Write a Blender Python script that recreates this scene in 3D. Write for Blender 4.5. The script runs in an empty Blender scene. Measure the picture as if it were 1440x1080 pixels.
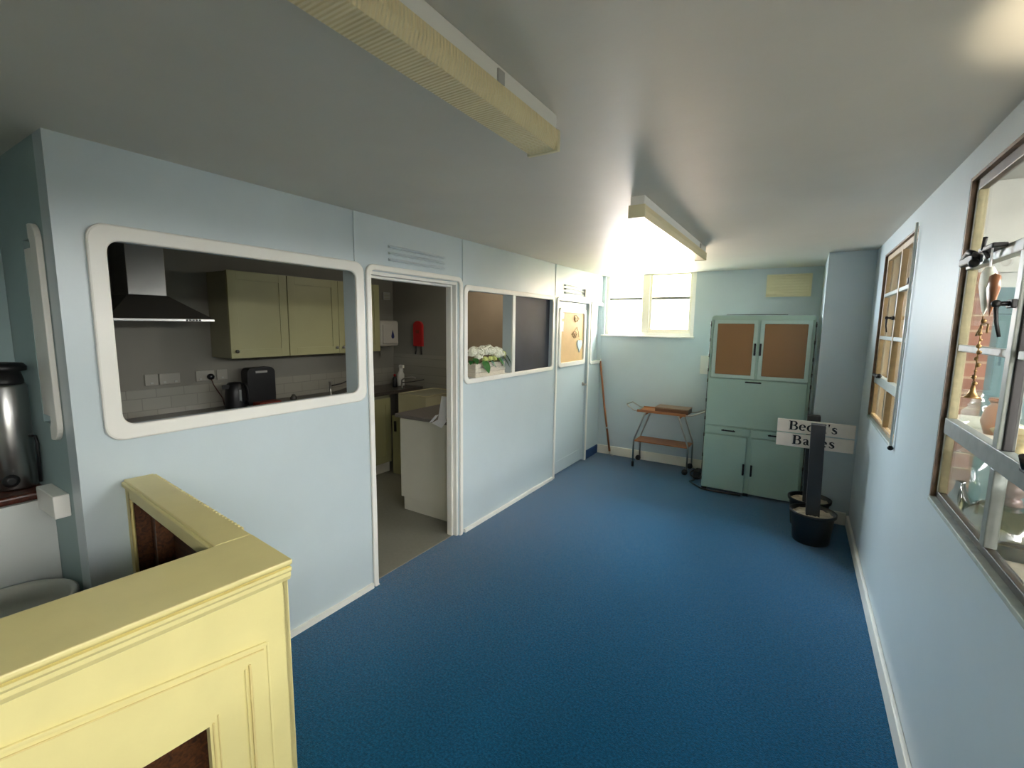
import bpy, bmesh, math, random
from mathutils import Vector, Matrix
random.seed(7)
S = bpy.context.scene
COL = S.collection
PI = math.pi

# ------------------------------------------------------------------ materials
def lin(c):
    c = c / 255.0
    return c / 12.92 if c <= 0.04045 else ((c + 0.055) / 1.055) ** 2.4
def rgb(r, g, b): return (lin(r), lin(g), lin(b), 1.0)

def mat(name, col, rough=0.5, metal=0.0, var=0.06, scale=6.0, bump=0.0, bscale=60.0, spec=0.5, coat=0.0):
    m = bpy.data.materials.new(name); m.use_nodes = True
    nt = m.node_tree; N = nt.nodes; L = nt.links
    b = N['Principled BSDF']
    b.inputs['Roughness'].default_value = rough
    b.inputs['Metallic'].default_value = metal
    b.inputs['Specular IOR Level'].default_value = spec
    b.inputs['Coat Weight'].default_value = coat
    tc = N.new('ShaderNodeTexCoord')
    n = N.new('ShaderNodeTexNoise'); n.inputs['Scale'].default_value = scale; n.inputs['Detail'].default_value = 4
    L.new(tc.outputs['Object'], n.inputs['Vector'])
    r = N.new('ShaderNodeValToRGB')
    r.color_ramp.elements[0].position = 0.3; r.color_ramp.elements[1].position = 0.7
    r.color_ramp.elements[0].color = tuple(max(0, c * (1 - var)) for c in col[:3]) + (1,)
    r.color_ramp.elements[1].color = tuple(min(1, c * (1 + var)) for c in col[:3]) + (1,)
    L.new(n.outputs['Fac'], r.inputs['Fac']); L.new(r.outputs['Color'], b.inputs['Base Color'])
    if bump > 0:
        n2 = N.new('ShaderNodeTexNoise'); n2.inputs['Scale'].default_value = bscale; n2.inputs['Detail'].default_value = 3
        L.new(tc.outputs['Object'], n2.inputs['Vector'])
        bp = N.new('ShaderNodeBump'); bp.inputs['Strength'].default_value = bump; bp.inputs['Distance'].default_value = 0.01
        L.new(n2.outputs['Fac'], bp.inputs['Height']); L.new(bp.outputs['Normal'], b.inputs['Normal'])
    return m

def wood(name, c1, c2, rough=0.45, stretch=(1, 12, 12)):
    m = bpy.data.materials.new(name); m.use_nodes = True
    nt = m.node_tree; N = nt.nodes; L = nt.links; b = N['Principled BSDF']
    b.inputs['Roughness'].default_value = rough
    tc = N.new('ShaderNodeTexCoord'); mp = N.new('ShaderNodeMapping'); mp.inputs['Scale'].default_value = stretch
    L.new(tc.outputs['Object'], mp.inputs['Vector'])
    n = N.new('ShaderNodeTexNoise'); n.inputs['Scale'].default_value = 5; n.inputs['Detail'].default_value = 6; n.inputs['Distortion'].default_value = 1.2
    L.new(mp.outputs['Vector'], n.inputs['Vector'])
    r = N.new('ShaderNodeValToRGB'); r.color_ramp.elements[0].color = c1; r.color_ramp.elements[1].color = c2
    r.color_ramp.elements[0].position = 0.3; r.color_ramp.elements[1].position = 0.7
    L.new(n.outputs['Fac'], r.inputs['Fac']); L.new(r.outputs['Color'], b.inputs['Base Color'])
    return m

def brick(name):
    m = bpy.data.materials.new(name); m.use_nodes = True
    nt = m.node_tree; N = nt.nodes; L = nt.links; b = N['Principled BSDF']; b.inputs['Roughness'].default_value = 0.9
    tc = N.new('ShaderNodeTexCoord'); mp = N.new('ShaderNodeMapping'); mp.inputs['Rotation'].default_value = (PI / 2, 0, 0)
    L.new(tc.outputs['Object'], mp.inputs['Vector'])
    t = N.new('ShaderNodeTexBrick')
    t.inputs['Color1'].default_value = rgb(122, 84, 70); t.inputs['Color2'].default_value = rgb(104, 72, 60)
    t.inputs['Mortar'].default_value = rgb(138, 120, 98); t.inputs['Scale'].default_value = 1.0
    t.inputs['Brick Width'].default_value = 0.22; t.inputs['Row Height'].default_value = 0.075; t.inputs['Mortar Size'].default_value = 0.006
    L.new(mp.outputs['Vector'], t.inputs['Vector']); L.new(t.outputs['Color'], b.inputs['Base Color'])
    return m

def tiles(name):
    m = bpy.data.materials.new(name); m.use_nodes = True
    nt = m.node_tree; N = nt.nodes; L = nt.links; b = N['Principled BSDF']; b.inputs['Roughness'].default_value = 0.2
    tc = N.new('ShaderNodeTexCoord'); mp = N.new('ShaderNodeMapping'); mp.inputs['Rotation'].default_value = (0, PI / 2, PI / 2)
    L.new(tc.outputs['Object'], mp.inputs['Vector'])
    sp = N.new('ShaderNodeSeparateXYZ'); cb = N.new('ShaderNodeCombineXYZ')
    L.new(tc.outputs['Object'], sp.inputs['Vector']); L.new(sp.outputs['Y'], cb.inputs['X']); L.new(sp.outputs['Z'], cb.inputs['Y'])
    t = N.new('ShaderNodeTexBrick')
    t.inputs['Color1'].default_value = rgb(147, 144, 133); t.inputs['Color2'].default_value = rgb(151, 148, 136)
    t.inputs['Mortar'].default_value = rgb(134, 130, 121); t.inputs['Scale'].default_value = 1.0
    t.inputs['Brick Width'].default_value = 0.2; t.inputs['Row Height'].default_value = 0.1; t.inputs['Mortar Size'].default_value = 0.003
    L.new(cb.outputs['Vector'], t.inputs['Vector']); L.new(t.outputs['Color'], b.inputs['Base Color'])
    bp = N.new('ShaderNodeBump'); bp.inputs['Strength'].default_value = 0.4; bp.inputs['Distance'].default_value = 0.004
    L.new(t.outputs['Fac'], bp.inputs['Height']); bp.invert = True; L.new(bp.outputs['Normal'], b.inputs['Normal'])
    return m

def glass(name, col=(1, 1, 1, 1), gloss=0.06, rough=0.02, gcol=(1, 1, 1, 1)):
    m = bpy.data.materials.new(name); m.use_nodes = True
    nt = m.node_tree; N = nt.nodes; L = nt.links
    N.remove(N['Principled BSDF']); out = N['Material Output']
    t = N.new('ShaderNodeBsdfTransparent'); t.inputs['Color'].default_value = col
    g = N.new('ShaderNodeBsdfGlossy'); g.inputs['Roughness'].default_value = rough; g.inputs['Color'].default_value = gcol
    mx = N.new('ShaderNodeMixShader')
    lw = N.new('ShaderNodeLayerWeight'); lw.inputs['Blend'].default_value = 0.25
    mm = N.new('ShaderNodeMath'); mm.operation = 'MULTIPLY_ADD'; mm.inputs[1].default_value = 0.35; mm.inputs[2].default_value = gloss
    L.new(lw.outputs['Facing'], mm.inputs[0]); L.new(mm.outputs[0], mx.inputs['Fac'])
    L.new(t.outputs[0], mx.inputs[1]); L.new(g.outputs[0], mx.inputs[2]); L.new(mx.outputs[0], out.inputs['Surface'])
    return m

def brown_glass(name):
    m = bpy.data.materials.new(name); m.use_nodes = True
    nt = m.node_tree; N = nt.nodes; L = nt.links; b = N['Principled BSDF']; out = N['Material Output']
    b.inputs['Base Color'].default_value = rgb(190, 150, 106); b.inputs['Roughness'].default_value = 0.25
    t = N.new('ShaderNodeBsdfTransparent'); t.inputs['Color'].default_value = rgb(238, 210, 168)
    mx = N.new('ShaderNodeMixShader'); mx.inputs['Fac'].default_value = 0.5
    L.new(b.outputs[0], mx.inputs[1]); L.new(t.outputs[0], mx.inputs[2]); L.new(mx.outputs[0], out.inputs['Surface'])
    return m

def ribbed(name, col, axis='Y', scale=30):
    m = bpy.data.materials.new(name); m.use_nodes = True
    nt = m.node_tree; N = nt.nodes; L = nt.links; b = N['Principled BSDF']
    b.inputs['Base Color'].default_value = col; b.inputs['Roughness'].default_value = 0.3
    b.inputs['Transmission Weight'].default_value = 0.0
    tc = N.new('ShaderNodeTexCoord'); w = N.new('ShaderNodeTexWave'); w.bands_direction = axis; w.inputs['Scale'].default_value = scale
    L.new(tc.outputs['Object'], w.inputs['Vector'])
    bp = N.new('ShaderNodeBump'); bp.inputs['Strength'].default_value = 0.7; bp.inputs['Distance'].default_value = 0.004
    L.new(w.outputs['Fac'], bp.inputs['Height']); L.new(bp.outputs['Normal'], b.inputs['Normal'])
    return m

M = {}
M['wall'] = mat('pale_blue_wall_paint', rgb(192, 204, 208), 0.3, var=0.02, scale=3, bump=0.04, bscale=25)
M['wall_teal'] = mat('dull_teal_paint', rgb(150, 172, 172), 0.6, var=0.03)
M['wall_pale'] = mat('pale_grey_paint', rgb(196, 200, 196), 0.6, var=0.03)
M['ceiling'] = mat('ceiling_paint', rgb(204, 200, 189), 0.55, var=0.02, scale=4, bump=0.08, bscale=18)
M['carpet'] = mat('blue_carpet', rgb(16, 88, 126), 0.95, var=0.38, scale=95, bump=0.5, bscale=220, spec=0.1)
def sheen(m, w, r=0.5, tint=(1, 1, 1, 1)):
    b = m.node_tree.nodes['Principled BSDF']; b.inputs['Sheen Weight'].default_value = w; b.inputs['Sheen Roughness'].default_value = r; b.inputs['Sheen Tint'].default_value = tint
sheen(M['carpet'], 0.8, 0.27, rgb(245, 228, 214))
M['navy'] = mat('navy_carpet_skirting', rgb(34, 66, 108), 0.9, var=0.1, scale=120)
M['trim'] = mat('white_gloss_trim', rgb(232, 230, 222), 0.35, var=0.02)
M['trim_cream'] = mat('cream_gloss_trim', rgb(236, 230, 214), 0.4, var=0.03)
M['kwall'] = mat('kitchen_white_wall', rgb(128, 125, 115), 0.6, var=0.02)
M['ktile'] = tiles('kitchen_tiles')
M['brown_board'] = mat('brown_painted_board', rgb(160, 142, 120), 0.6, var=0.04)
M['kplate'] = mat('ivory_plastic', rgb(152, 149, 138), 0.4, var=0.01)
M['kplate_light'] = mat('white_dispenser_plastic', rgb(186, 182, 170), 0.35, var=0.01)
M['vinyl'] = mat('grey_vinyl_floor', rgb(132, 130, 118), 0.5, var=0.05, scale=40)
M['kcream'] = mat('cream_kitchen_door', rgb(164, 161, 118), 0.45, var=0.02)
M['kside'] = mat('cabinet_side', rgb(150, 148, 124), 0.5, var=0.03)
M['kwhite'] = mat('white_end_panel', rgb(214, 212, 196), 0.4, var=0.02)
M['worktop'] = mat('dark_worktop', rgb(72, 66, 60), 0.3, var=0.25, scale=90)
M['worktop_grey'] = mat('grey_worktop', rgb(118, 112, 106), 0.35, var=0.12, scale=90)
M['steel'] = mat('brushed_steel', rgb(168, 168, 166), 0.28, metal=1.0, var=0.04)
M['steel_dark'] = mat('dark_steel', rgb(74, 71, 66), 0.35, metal=0.25, var=0.05)
M['chrome'] = mat('chrome', rgb(178, 174, 167), 0.28, metal=1.0, var=0.01)
M['black'] = mat('black_plastic', rgb(20, 20, 22), 0.4, var=0.1)
M['iron'] = mat('black_iron', rgb(28, 26, 26), 0.5, metal=0.3, var=0.1)
M['white_plastic'] = mat('white_plastic', rgb(226, 224, 216), 0.35, var=0.01)
M['grey_plastic'] = mat('grey_plastic', rgb(168, 166, 160), 0.45, var=0.02)
M['cream'] = mat('cream_furniture_paint', rgb(222, 210, 146), 0.42, var=0.04, scale=7, bump=0.05, bscale=30)
M['cream_line'] = mat('worn_cream_edge', rgb(214, 196, 132), 0.5, var=0.08, scale=20)
M['dark_wood'] = wood('dark_bare_wood', rgb(48, 28, 14), rgb(110, 66, 32), 0.6)
M['mahogany'] = wood('dark_red_wood', rgb(44, 20, 14), rgb(84, 40, 26), 0.35)
M['teak'] = wood('teak_veneer', rgb(150, 92, 54), rgb(186, 122, 76), 0.4)
M['box_wood'] = wood('brown_box_wood', rgb(86, 50, 30), rgb(122, 78, 50), 0.4)
M['box_lid'] = wood('weathered_box_lid', rgb(122, 98, 78), rgb(150, 124, 100), 0.4)
M['pole_wood'] = wood('varnished_pole_wood', rgb(140, 84, 48), rgb(170, 108, 66), 0.4, (8, 8, 1))
M['mint'] = mat('mint_green_enamel', rgb(170, 195, 180), 0.3, var=0.02, scale=5)
M['mint_light'] = mat('light_mint_frame', rgb(184, 206, 194), 0.3, var=0.02)
M['brown_glass'] = brown_glass('brown_cabinet_glass')
M['glass'] = glass('window_glass')
M['jar_glass'] = glass('jar_glass', (0.86, 0.9, 0.88, 1), 0.08, 0.08)
M['bottle_glass'] = glass('olive_bottle_glass', (0.42, 0.42, 0.3, 1), 0.12, 0.05)
M['teal_glass'] = glass('dark_teal_glass', (0.05, 0.12, 0.12, 1), 0.15, 0.05)
M['rust'] = mat('worn_brown_window_paint', rgb(118, 94, 72), 0.55, var=0.3, scale=30)
M['sill_grey'] = mat('worn_grey_sill', rgb(150, 158, 150), 0.6, var=0.15, scale=25)
M['sash'] = mat('grey_green_sash_paint', rgb(140, 146, 138), 0.45, var=0.08, scale=30)
M['sash_dark'] = mat('backlit_grey_sash', rgb(106, 112, 107), 0.5, var=0.12, scale=30)  # sash grey darkened, backlit shade put into the colour
M['frame_dark'] = mat('dark_olive_frame', rgb(66, 58, 42), 0.5, var=0.3, scale=25)
M['sash_brown'] = mat('ochre_wood_frame', rgb(150, 124, 84), 0.5, var=0.15, scale=20)
M['putty'] = mat('putty_yellow', rgb(124, 117, 88), 0.7, var=0.12, scale=40)
M['brick'] = brick('red_brick')
M['yard_teal'] = mat('dark_teal_boarding', rgb(58, 84, 88), 0.7, var=0.2, scale=8)
M['yard_grey'] = mat('grey_render', rgb(150, 150, 142), 0.8, var=0.12, scale=6)
M['yard_dark'] = mat('dark_blocker_wall', rgb(92, 88, 80), 0.9, var=0.15)
M['yard_floor'] = mat('concrete', rgb(88, 85, 78), 0.9, var=0.1)
M['diffuser'] = ribbed('yellowed_prismatic_diffuser', rgb(232, 216, 170))
M['diffuser_side'] = mat('yellowed_diffuser_side', rgb(222, 204, 150), 0.35, var=0.06)
M['blackboard'] = mat('chalky_blackboard', rgb(50, 52, 60), 0.62, var=0.3, scale=3, spec=0.35)
M['hardboard'] = mat('tan_hardboard', rgb(212, 178, 128), 0.6, var=0.05, scale=12)
M['paper'] = mat('white_paper', rgb(232, 232, 236), 0.7, var=0.02)
M['twig'] = mat('brown_twig', rgb(172, 144, 106), 0.8, var=0.2)
M['heart'] = mat('pale_blue_heart_paint', rgb(196, 214, 224), 0.5, var=0.04)
M['red'] = mat('red_fabric', rgb(165, 24, 24), 0.5, var=0.08)
M['redbox'] = mat('dark_red_plastic', rgb(120, 40, 24), 0.5, var=0.1)
M['blue_drop'] = mat('blue_drop', rgb(24, 34, 84), 0.4, var=0.02)
M['sink'] = mat('cream_ceramic', rgb(206, 198, 162), 0.2, var=0.02)
M['limed'] = wood('whitewashed_wood', rgb(196, 186, 168), rgb(220, 212, 196), 0.6)
M['petal'] = mat('white_petal', rgb(238, 238, 222), 0.6, var=0.06, scale=30)
M['petal_green'] = mat('lime_petal', rgb(214, 222, 140), 0.6, var=0.1, scale=30)
M['leaf'] = mat('green_leaf', rgb(40, 104, 32), 0.7, var=0.3, scale=20)
M['leaf_blue'] = mat('bluish_leaf', rgb(94, 128, 112), 0.5, var=0.25, scale=20)
M['foliage'] = mat('yellow_green_foliage', rgb(110, 124, 44), 0.6, var=0.3, scale=30)
M['vent_cream'] = mat('cream_vent_paint', rgb(226, 216, 178), 0.45, var=0.02)
M['bucket'] = mat('black_bucket_plastic', rgb(22, 22, 24), 0.45, var=0.1)
M['cement'] = mat('rough_cement', rgb(200, 186, 162), 0.95, var=0.15, scale=30, bump=0.8, bscale=40)
M['post'] = mat('dark_grey_post_paint', rgb(52, 52, 54), 0.6, var=0.08, scale=10)
M['sign'] = mat('weathered_white_sign', rgb(242, 230, 216), 0.55, var=0.04, scale=8)
M['ink'] = mat('black_letter_paint', rgb(28, 20, 22), 0.5, var=0.02)
M['grey_tub'] = mat('pale_grey_plastic', rgb(186, 188, 178), 0.45, var=0.02)
M['stopper'] = mat('dull_brown_stopper', rgb(92, 74, 68), 0.4, var=0.1)
M['copper'] = mat('brown_glazed_pot', rgb(146, 96, 66), 0.3, var=0.2, scale=10)
M['gold'] = mat('old_brass', rgb(150, 120, 76), 0.4, metal=0.8, var=0.2)
M['bench'] = mat('weathered_bench_board', rgb(112, 106, 88), 0.7, var=0.25, scale=14)
M['tan'] = mat('straw_coloured_wicker', rgb(150, 134, 92), 0.8, var=0.2, scale=40)
M['render_warm'] = mat('warm_white_render', rgb(226, 206, 186), 0.9, var=0.05, scale=2)
M['grass'] = mat('grass', rgb(120, 140, 60), 0.9, var=0.2)

# ------------------------------------------------------------------ mesh builder
class MB:
    def __init__(s): s.bm = bmesh.new()
    def box(s, x0, x1, y0, y1, z0, z1, bev=0.0, seg=2, rz=0.0, m4=None):
        r = bmesh.ops.create_cube(s.bm, size=1.0)
        vs = r['verts']
        sx, sy, sz = abs(x1 - x0), abs(y1 - y0), abs(z1 - z0)
        for v in vs:
            v.co.x *= sx; v.co.y *= sy; v.co.z *= sz
        if bev > 0:
            es = list({e for v in vs for e in v.link_edges})
            br = bmesh.ops.bevel(s.bm, geom=es, offset=min(bev, sx / 2.1, sy / 2.1, sz / 2.1), segments=seg, profile=0.5, affect='EDGES')
            vs = list({v for f in br['faces'] for v in f.verts} | {v for v in vs if v.is_valid})
        c = Vector(((x0 + x1) / 2, (y0 + y1) / 2, (z0 + z1) / 2))
        R = Matrix.Rotation(rz, 4, 'Z')
        for v in vs:
            v.co = (R @ v.co) + c
            if m4: v.co = m4 @ v.co
        return s
    def ring_pts(s, pts, closed=False):
        return [s.bm.verts.new(p) for p in pts]
    def tube(s, path, r, seg=8, cap=True, closed=False, r1=None):
        path = [Vector(p) for p in path]; n = len(path); rings = []
        up = None
        for i, p in enumerate(path):
            if closed: t = path[(i + 1) % n] - path[(i - 1) % n]
            else: t = path[min(i + 1, n - 1)] - path[max(i - 1, 0)]
            t.normalize()
            if up is None:
                up = Vector((0, 0, 1)) if abs(t.z) < 0.9 else Vector((1, 0, 0))
            a = t.cross(up)
            if a.length < 1e-5: a = t.orthogonal()
            a.normalize(); b = a.cross(t).normalized(); up = b
            rr = r if r1 is None else r + (r1 - r) * i / max(1, n - 1)
            rings.append([s.bm.verts.new(p + a * rr * math.cos(2 * PI * k / seg) + b * rr * math.sin(2 * PI * k / seg)) for k in range(seg)])
        rng = range(n if closed else n - 1)
        for i in rng:
            A, B = rings[i], rings[(i + 1) % n]
            for k in range(seg):
                f = s.bm.faces.new((A[k], A[(k + 1) % seg], B[(k + 1) % seg], B[k])); f.smooth = True
        if cap and not closed:
            s.bm.faces.new(rings[0][::-1]); s.bm.faces.new(rings[-1])
        return s
    def lathe(s, prof, c=(0, 0, 0), seg=24, axis='z', sx=1.0, sy=1.0, smooth=True):
        rings = []; c = Vector(c)
        for (r, h) in prof:
            ring = []
            for k in range(seg):
                a = 2 * PI * k / seg
                if axis == 'z': v = Vector((r * math.cos(a) * sx, r * math.sin(a) * sy, h))
                elif axis == 'x': v = Vector((h, r * math.cos(a) * sx, r * math.sin(a) * sy))
                else: v = Vector((r * math.cos(a) * sx, h, r * math.sin(a) * sy))
                ring.append(s.bm.verts.new(v + c))
            rings.append(ring)
        for A, B in zip(rings, rings[1:]):
            for k in range(seg):
                f = s.bm.faces.new((A[k], A[(k + 1) % seg], B[(k + 1) % seg], B[k])); f.smooth = smooth
        if prof[0][0] > 1e-4: s.bm.faces.new(rings[0][::-1])
        if prof[-1][0] > 1e-4: s.bm.faces.new(rings[-1])
        return s
    def prism(s, poly, axis, a0, a1, smooth=False):
        """poly: 2D points; axis x -> (y,z), y -> (x,z), z -> (x,y)"""
        def mk(p, a):
            if axis == 'x': return (a, p[0], p[1])
            if axis == 'y': return (p[0], a, p[1])
            return (p[0], p[1], a)
        A = [s.bm.verts.new(mk(p, a0)) for p in poly]; B = [s.bm.verts.new(mk(p, a1)) for p in poly]
        n = len(poly)
        for k in range(n):
            s.bm.faces.new((A[k], A[(k + 1) % n], B[(k + 1) % n], B[k]))
        fa = s.bm.faces.new(A[::-1]); fb = s.bm.faces.new(B)
        bmesh.ops.triangulate(s.bm, faces=[fa, fb])
        return s
    def frame(s, axis, u0, u1, v0, v1, w, ro, a0, a1, ri=None, n=6, wl=None, wr=None, wb=None, wt=None):
        """rounded rectangular ring; axis x -> (u,v)=(y,z)"""
        wl = w if wl is None else wl; wr = w if wr is None else wr; wb = w if wb is None else wb; wt = w if wt is None else wt
        ri = max(0.004, ro - w * 0.6) if ri is None else ri
        def rr(u0, u1, v0, v1, r):
            pts = []
            for cx, cy, st in ((u1 - r, v1 - r, 0), (u0 + r, v1 - r, PI / 2), (u0 + r, v0 + r, PI), (u1 - r, v0 + r, 3 * PI / 2)):
                for k in range(n + 1):
                    a = st + (PI / 2) * k / n
                    pts.append((cx + r * math.cos(a), cy + r * math.sin(a)))
            return pts
        O = rr(u0, u1, v0, v1, ro); I = rr(u0 + wl, u1 - wr, v0 + wb, v1 - wt, ri)
        def mk(p, a): return (a, p[0], p[1]) if axis == 'x' else ((p[0], a, p[1]) if axis == 'y' else (p[0], p[1], a))
        V = [[s.bm.verts.new(mk(p, a)) for p in P] for P, a in ((O, a0), (I, a0), (O, a1), (I, a1))]
        N = len(O)
        for k in range(N):
            j = (k + 1) % N
            s.bm.faces.new((V[0][k], V[0][j], V[1][j], V[1][k]))
            s.bm.faces.new((V[2][j], V[2][k], V[3][k], V[3][j]))
            s.bm.faces.new((V[0][j], V[0][k], V[2][k], V[2][j]))
            s.bm.faces.new((V[1][k], V[1][j], V[3][j], V[3][k]))
        return s
    def ball(s, c, r, seg=12, sc=(1, 1, 1)):
        res = bmesh.ops.create_uvsphere(s.bm, u_segments=seg, v_segments=max(6, seg // 2 + 2), radius=r)
        for v in res['verts']:
            v.co = Vector((v.co.x * sc[0], v.co.y * sc[1], v.co.z * sc[2])) + Vector(c)
            for f in v.link_faces: f.smooth = True
        return s
    def holes(s, axis, a0, a1, u0, u1, v0, v1, hs):
        """solid wall slab with rectangular holes, one closed shell"""
        us = sorted({u0, u1} | {min(max(h[0], u0), u1) for h in hs} | {min(max(h[1], u0), u1) for h in hs})
        vs = sorted({v0, v1} | {min(max(h[2], v0), v1) for h in hs} | {min(max(h[3], v0), v1) for h in hs})
        def solid(i, j):
            if i < 0 or j < 0 or i >= len(us) - 1 or j >= len(vs) - 1: return False
            cu, cv = (us[i] + us[i + 1]) / 2, (vs[j] + vs[j + 1]) / 2
            return not any(h[0] < cu < h[1] and h[2] < cv < h[3] for h in hs)
        def mk(a, u, v): return (a, u, v) if axis == 'x' else ((u, a, v) if axis == 'y' else (u, v, a))
        cache = {}
        def V(k, i, j):
            if (k, i, j) not in cache: cache[(k, i, j)] = s.bm.verts.new(mk((a0, a1)[k], us[i], vs[j]))
            return cache[(k, i, j)]
        for i in range(len(us) - 1):
            for j in range(len(vs) - 1):
                if not solid(i, j): continue
                for k in (0, 1): s.bm.faces.new((V(k, i, j), V(k, i + 1, j), V(k, i + 1, j + 1), V(k, i, j + 1)))
                for (di, dj, p, q) in ((-1, 0, (i, j), (i, j + 1)), (1, 0, (i + 1, j), (i + 1, j + 1)), (0, -1, (i, j), (i + 1, j)), (0, 1, (i, j + 1), (i + 1, j + 1))):
                    if not solid(i + di, j + dj):
                        s.bm.faces.new((V(0, *p), V(0, *q), V(1, *q), V(1, *p)))
        return s
    def obj(s, name, m, parent=None, bevel=0.0, smooth=False):
        bmesh.ops.recalc_face_normals(s.bm, faces=s.bm.faces[:])
        me = bpy.data.meshes.new(name); s.bm.to_mesh(me); s.bm.free()
        if smooth:
            for p in me.polygons: p.use_smooth = True
        me.materials.append(m if not isinstance(m, str) else M[m])
        o = bpy.data.objects.new(name, me); COL.objects.link(o)
        if parent is not None: o.parent = parent
        if bevel > 0:
            b = o.modifiers.new('bevel', 'BEVEL'); b.width = bevel; b.segments = 2; b.limit_method = 'ANGLE'; b.angle_limit = math.radians(40)
        return o

def tag(o, label=None, cat=None, group=None, kind=None):
    if label: o['label'] = label
    if cat: o['category'] = cat
    if group: o['group'] = group
    if kind: o['kind'] = kind
    return o
def thing(name, label, cat, loc=(0, 0, 0), rz=0.0, group=None):
    o = bpy.data.objects.new(name, None); o.empty_display_size = 0.05; COL.objects.link(o)
    o.location = loc; o.rotation_euler = (0, 0, rz)
    return tag(o, label, cat, group)
def struct(o, label=None): 
    o['kind'] = 'structure'
    if label: o['label'] = label
    return o
def sempty(name):
    o = bpy.data.objects.new(name, None); o.empty_display_size = 0.05; COL.objects.link(o); o['kind'] = 'structure'; return o
def arc(c, r, a0, a1, n, plane='xz'):
    out = []
    for k in range(n + 1):
        a = a0 + (a1 - a0) * k / n
        u, v = r * math.cos(a), r * math.sin(a)
        out.append((c[0] + u, c[1], c[2] + v) if plane == 'xz' else ((c[0], c[1] + u, c[2] + v) if plane == 'yz' else (c[0] + u, c[1] + v, c[2])))
    return out

XL, XR, ZC, YF, YP, XP = -2.265, 0.481, 2.376, 5.855, 4.867, 0.151
YB = -2.0

# ------------------------------------------------------------------ the room shell
struct(MB().box(-3.1, XR + 0.1, YB - 0.1, YF + 0.2, -0.05, 0.0).obj('floor', 'carpet'))
struct(MB().box(-4.5, -2.302, 0.7, 4.3, -0.04, 0.004).obj('floor_kitchen', 'vinyl'))
struct(MB().box(-4.6, XR + 0.1, YB - 0.1, YF + 0.22, ZC, ZC + 0.1).obj('ceiling', 'ceiling'))
struct(MB().holes('x', XL - 0.1, XL, 0.55, YF, 0.0, ZC, [
    (0.69, 1.845, 1.295, 2.035), (1.95, 2.815, -1, 2.045), (2.91, 4.41, 1.28, 2.0), (4.53, 5.40, -1, 2.0), (5.50, 5.85, 1.27, 2.0)]).obj('wall_left', 'wall'))
struct(MB().holes('x', XR, XR + 0.045, YB, YF, 0.0, ZC, [
    (0.85, 2.37, 1.06, 2.275), (3.24, 4.40, 1.06, 2.27), (-1.2, 0.3, 1.06, 2.275)]).obj('wall_right', 'wall'))
struct(MB().holes('y', YF, YF + 0.2, XL - 0.1, XR + 0.1, 0.0, ZC, [(-2.225, -1.10, 1.61, 3)]).obj('wall_far', 'wall'))
struct(MB().box(XP, XR, YP, YF, 0, ZC).obj('wall_pilaster', 'wall'))
struct(MB().box(-3.1, XR + 0.1, YB - 0.1, YB, 0, ZC).obj('wall_back', 'wall_pale'))
# recess behind the counter
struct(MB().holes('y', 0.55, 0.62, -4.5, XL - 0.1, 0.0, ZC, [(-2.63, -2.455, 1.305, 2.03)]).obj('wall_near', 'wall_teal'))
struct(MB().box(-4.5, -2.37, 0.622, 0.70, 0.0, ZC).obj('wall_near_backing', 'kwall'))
struct(MB().box(-2.72, -2.62, YB, 0.548, 0.0, 0.98).obj('wall_recess_lower', 'wall_pale'))
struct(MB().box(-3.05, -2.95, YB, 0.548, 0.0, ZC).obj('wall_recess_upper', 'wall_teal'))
# kitchen
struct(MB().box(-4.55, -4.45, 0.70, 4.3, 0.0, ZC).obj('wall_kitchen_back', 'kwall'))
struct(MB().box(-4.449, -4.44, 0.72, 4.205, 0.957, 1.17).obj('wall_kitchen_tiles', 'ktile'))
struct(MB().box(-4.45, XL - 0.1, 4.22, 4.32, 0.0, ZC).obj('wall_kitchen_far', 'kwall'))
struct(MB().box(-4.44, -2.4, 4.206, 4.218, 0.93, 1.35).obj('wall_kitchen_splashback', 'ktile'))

# store room shell added behind the closed door to stop light leaking in
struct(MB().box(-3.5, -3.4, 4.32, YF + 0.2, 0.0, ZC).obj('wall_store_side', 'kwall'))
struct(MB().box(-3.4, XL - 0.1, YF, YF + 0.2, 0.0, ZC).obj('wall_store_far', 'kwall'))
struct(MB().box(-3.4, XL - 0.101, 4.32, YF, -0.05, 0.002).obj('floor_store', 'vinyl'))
struct(MB().box(-3.34, -2.375, 4.196, 4.2055, 1.0, 2.085, 0.003).obj('wall_kitchen_board', 'brown_board'))
# skirtings and cover strips
struct(MB().box(XL, -0.0, YF - 0.018, YF, 0.0, 0.118, 0.006).obj('baseboard_far', 'trim_cream'))
struct(MB().box(XP, XR - 0.02, YP - 0.02, YP, 0.0, 0.115, 0.006).obj('baseboard_pilaster', 'trim_cream'))
struct(MB().box(XR - 0.02, XR, YB, YP - 0.02, 0.0, 0.10, 0.006).obj('baseboard_right', 'trim'))
def strip(name, ya, yb):
    b = MB(); n = 7
    pts = [(ya + (yb - ya) * i / n, random.uniform(0.028, 0.036)) for i in range(n + 1)]
    poly = [(ya, 0.0)] + [(yb, 0.0)] + pts[::-1]
    b.prism(poly, 'x', XL, XL + 0.022)
    return struct(b.obj(name, 'trim', bevel=0.003))
strip('baseboard_left', 0.56, 1.915)
strip('baseboard_middle', 2.885, 4.485)
struct(MB().box(XL, XL + 0.012, 5.43, YF - 0.018, 0.0, 0.115, 0.002).obj('baseboard_corner', 'navy'))
struct(MB().box(XL, XL + 0.005, 1.848, 1.862, 2.085, ZC - 0.002, 0.001).obj('trim_1', 'wall'))
struct(MB().box(XL, XL + 0.006, 2.870, 2.886, 2.045, ZC - 0.002, 0.001).obj('trim_2', 'wall'))
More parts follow.
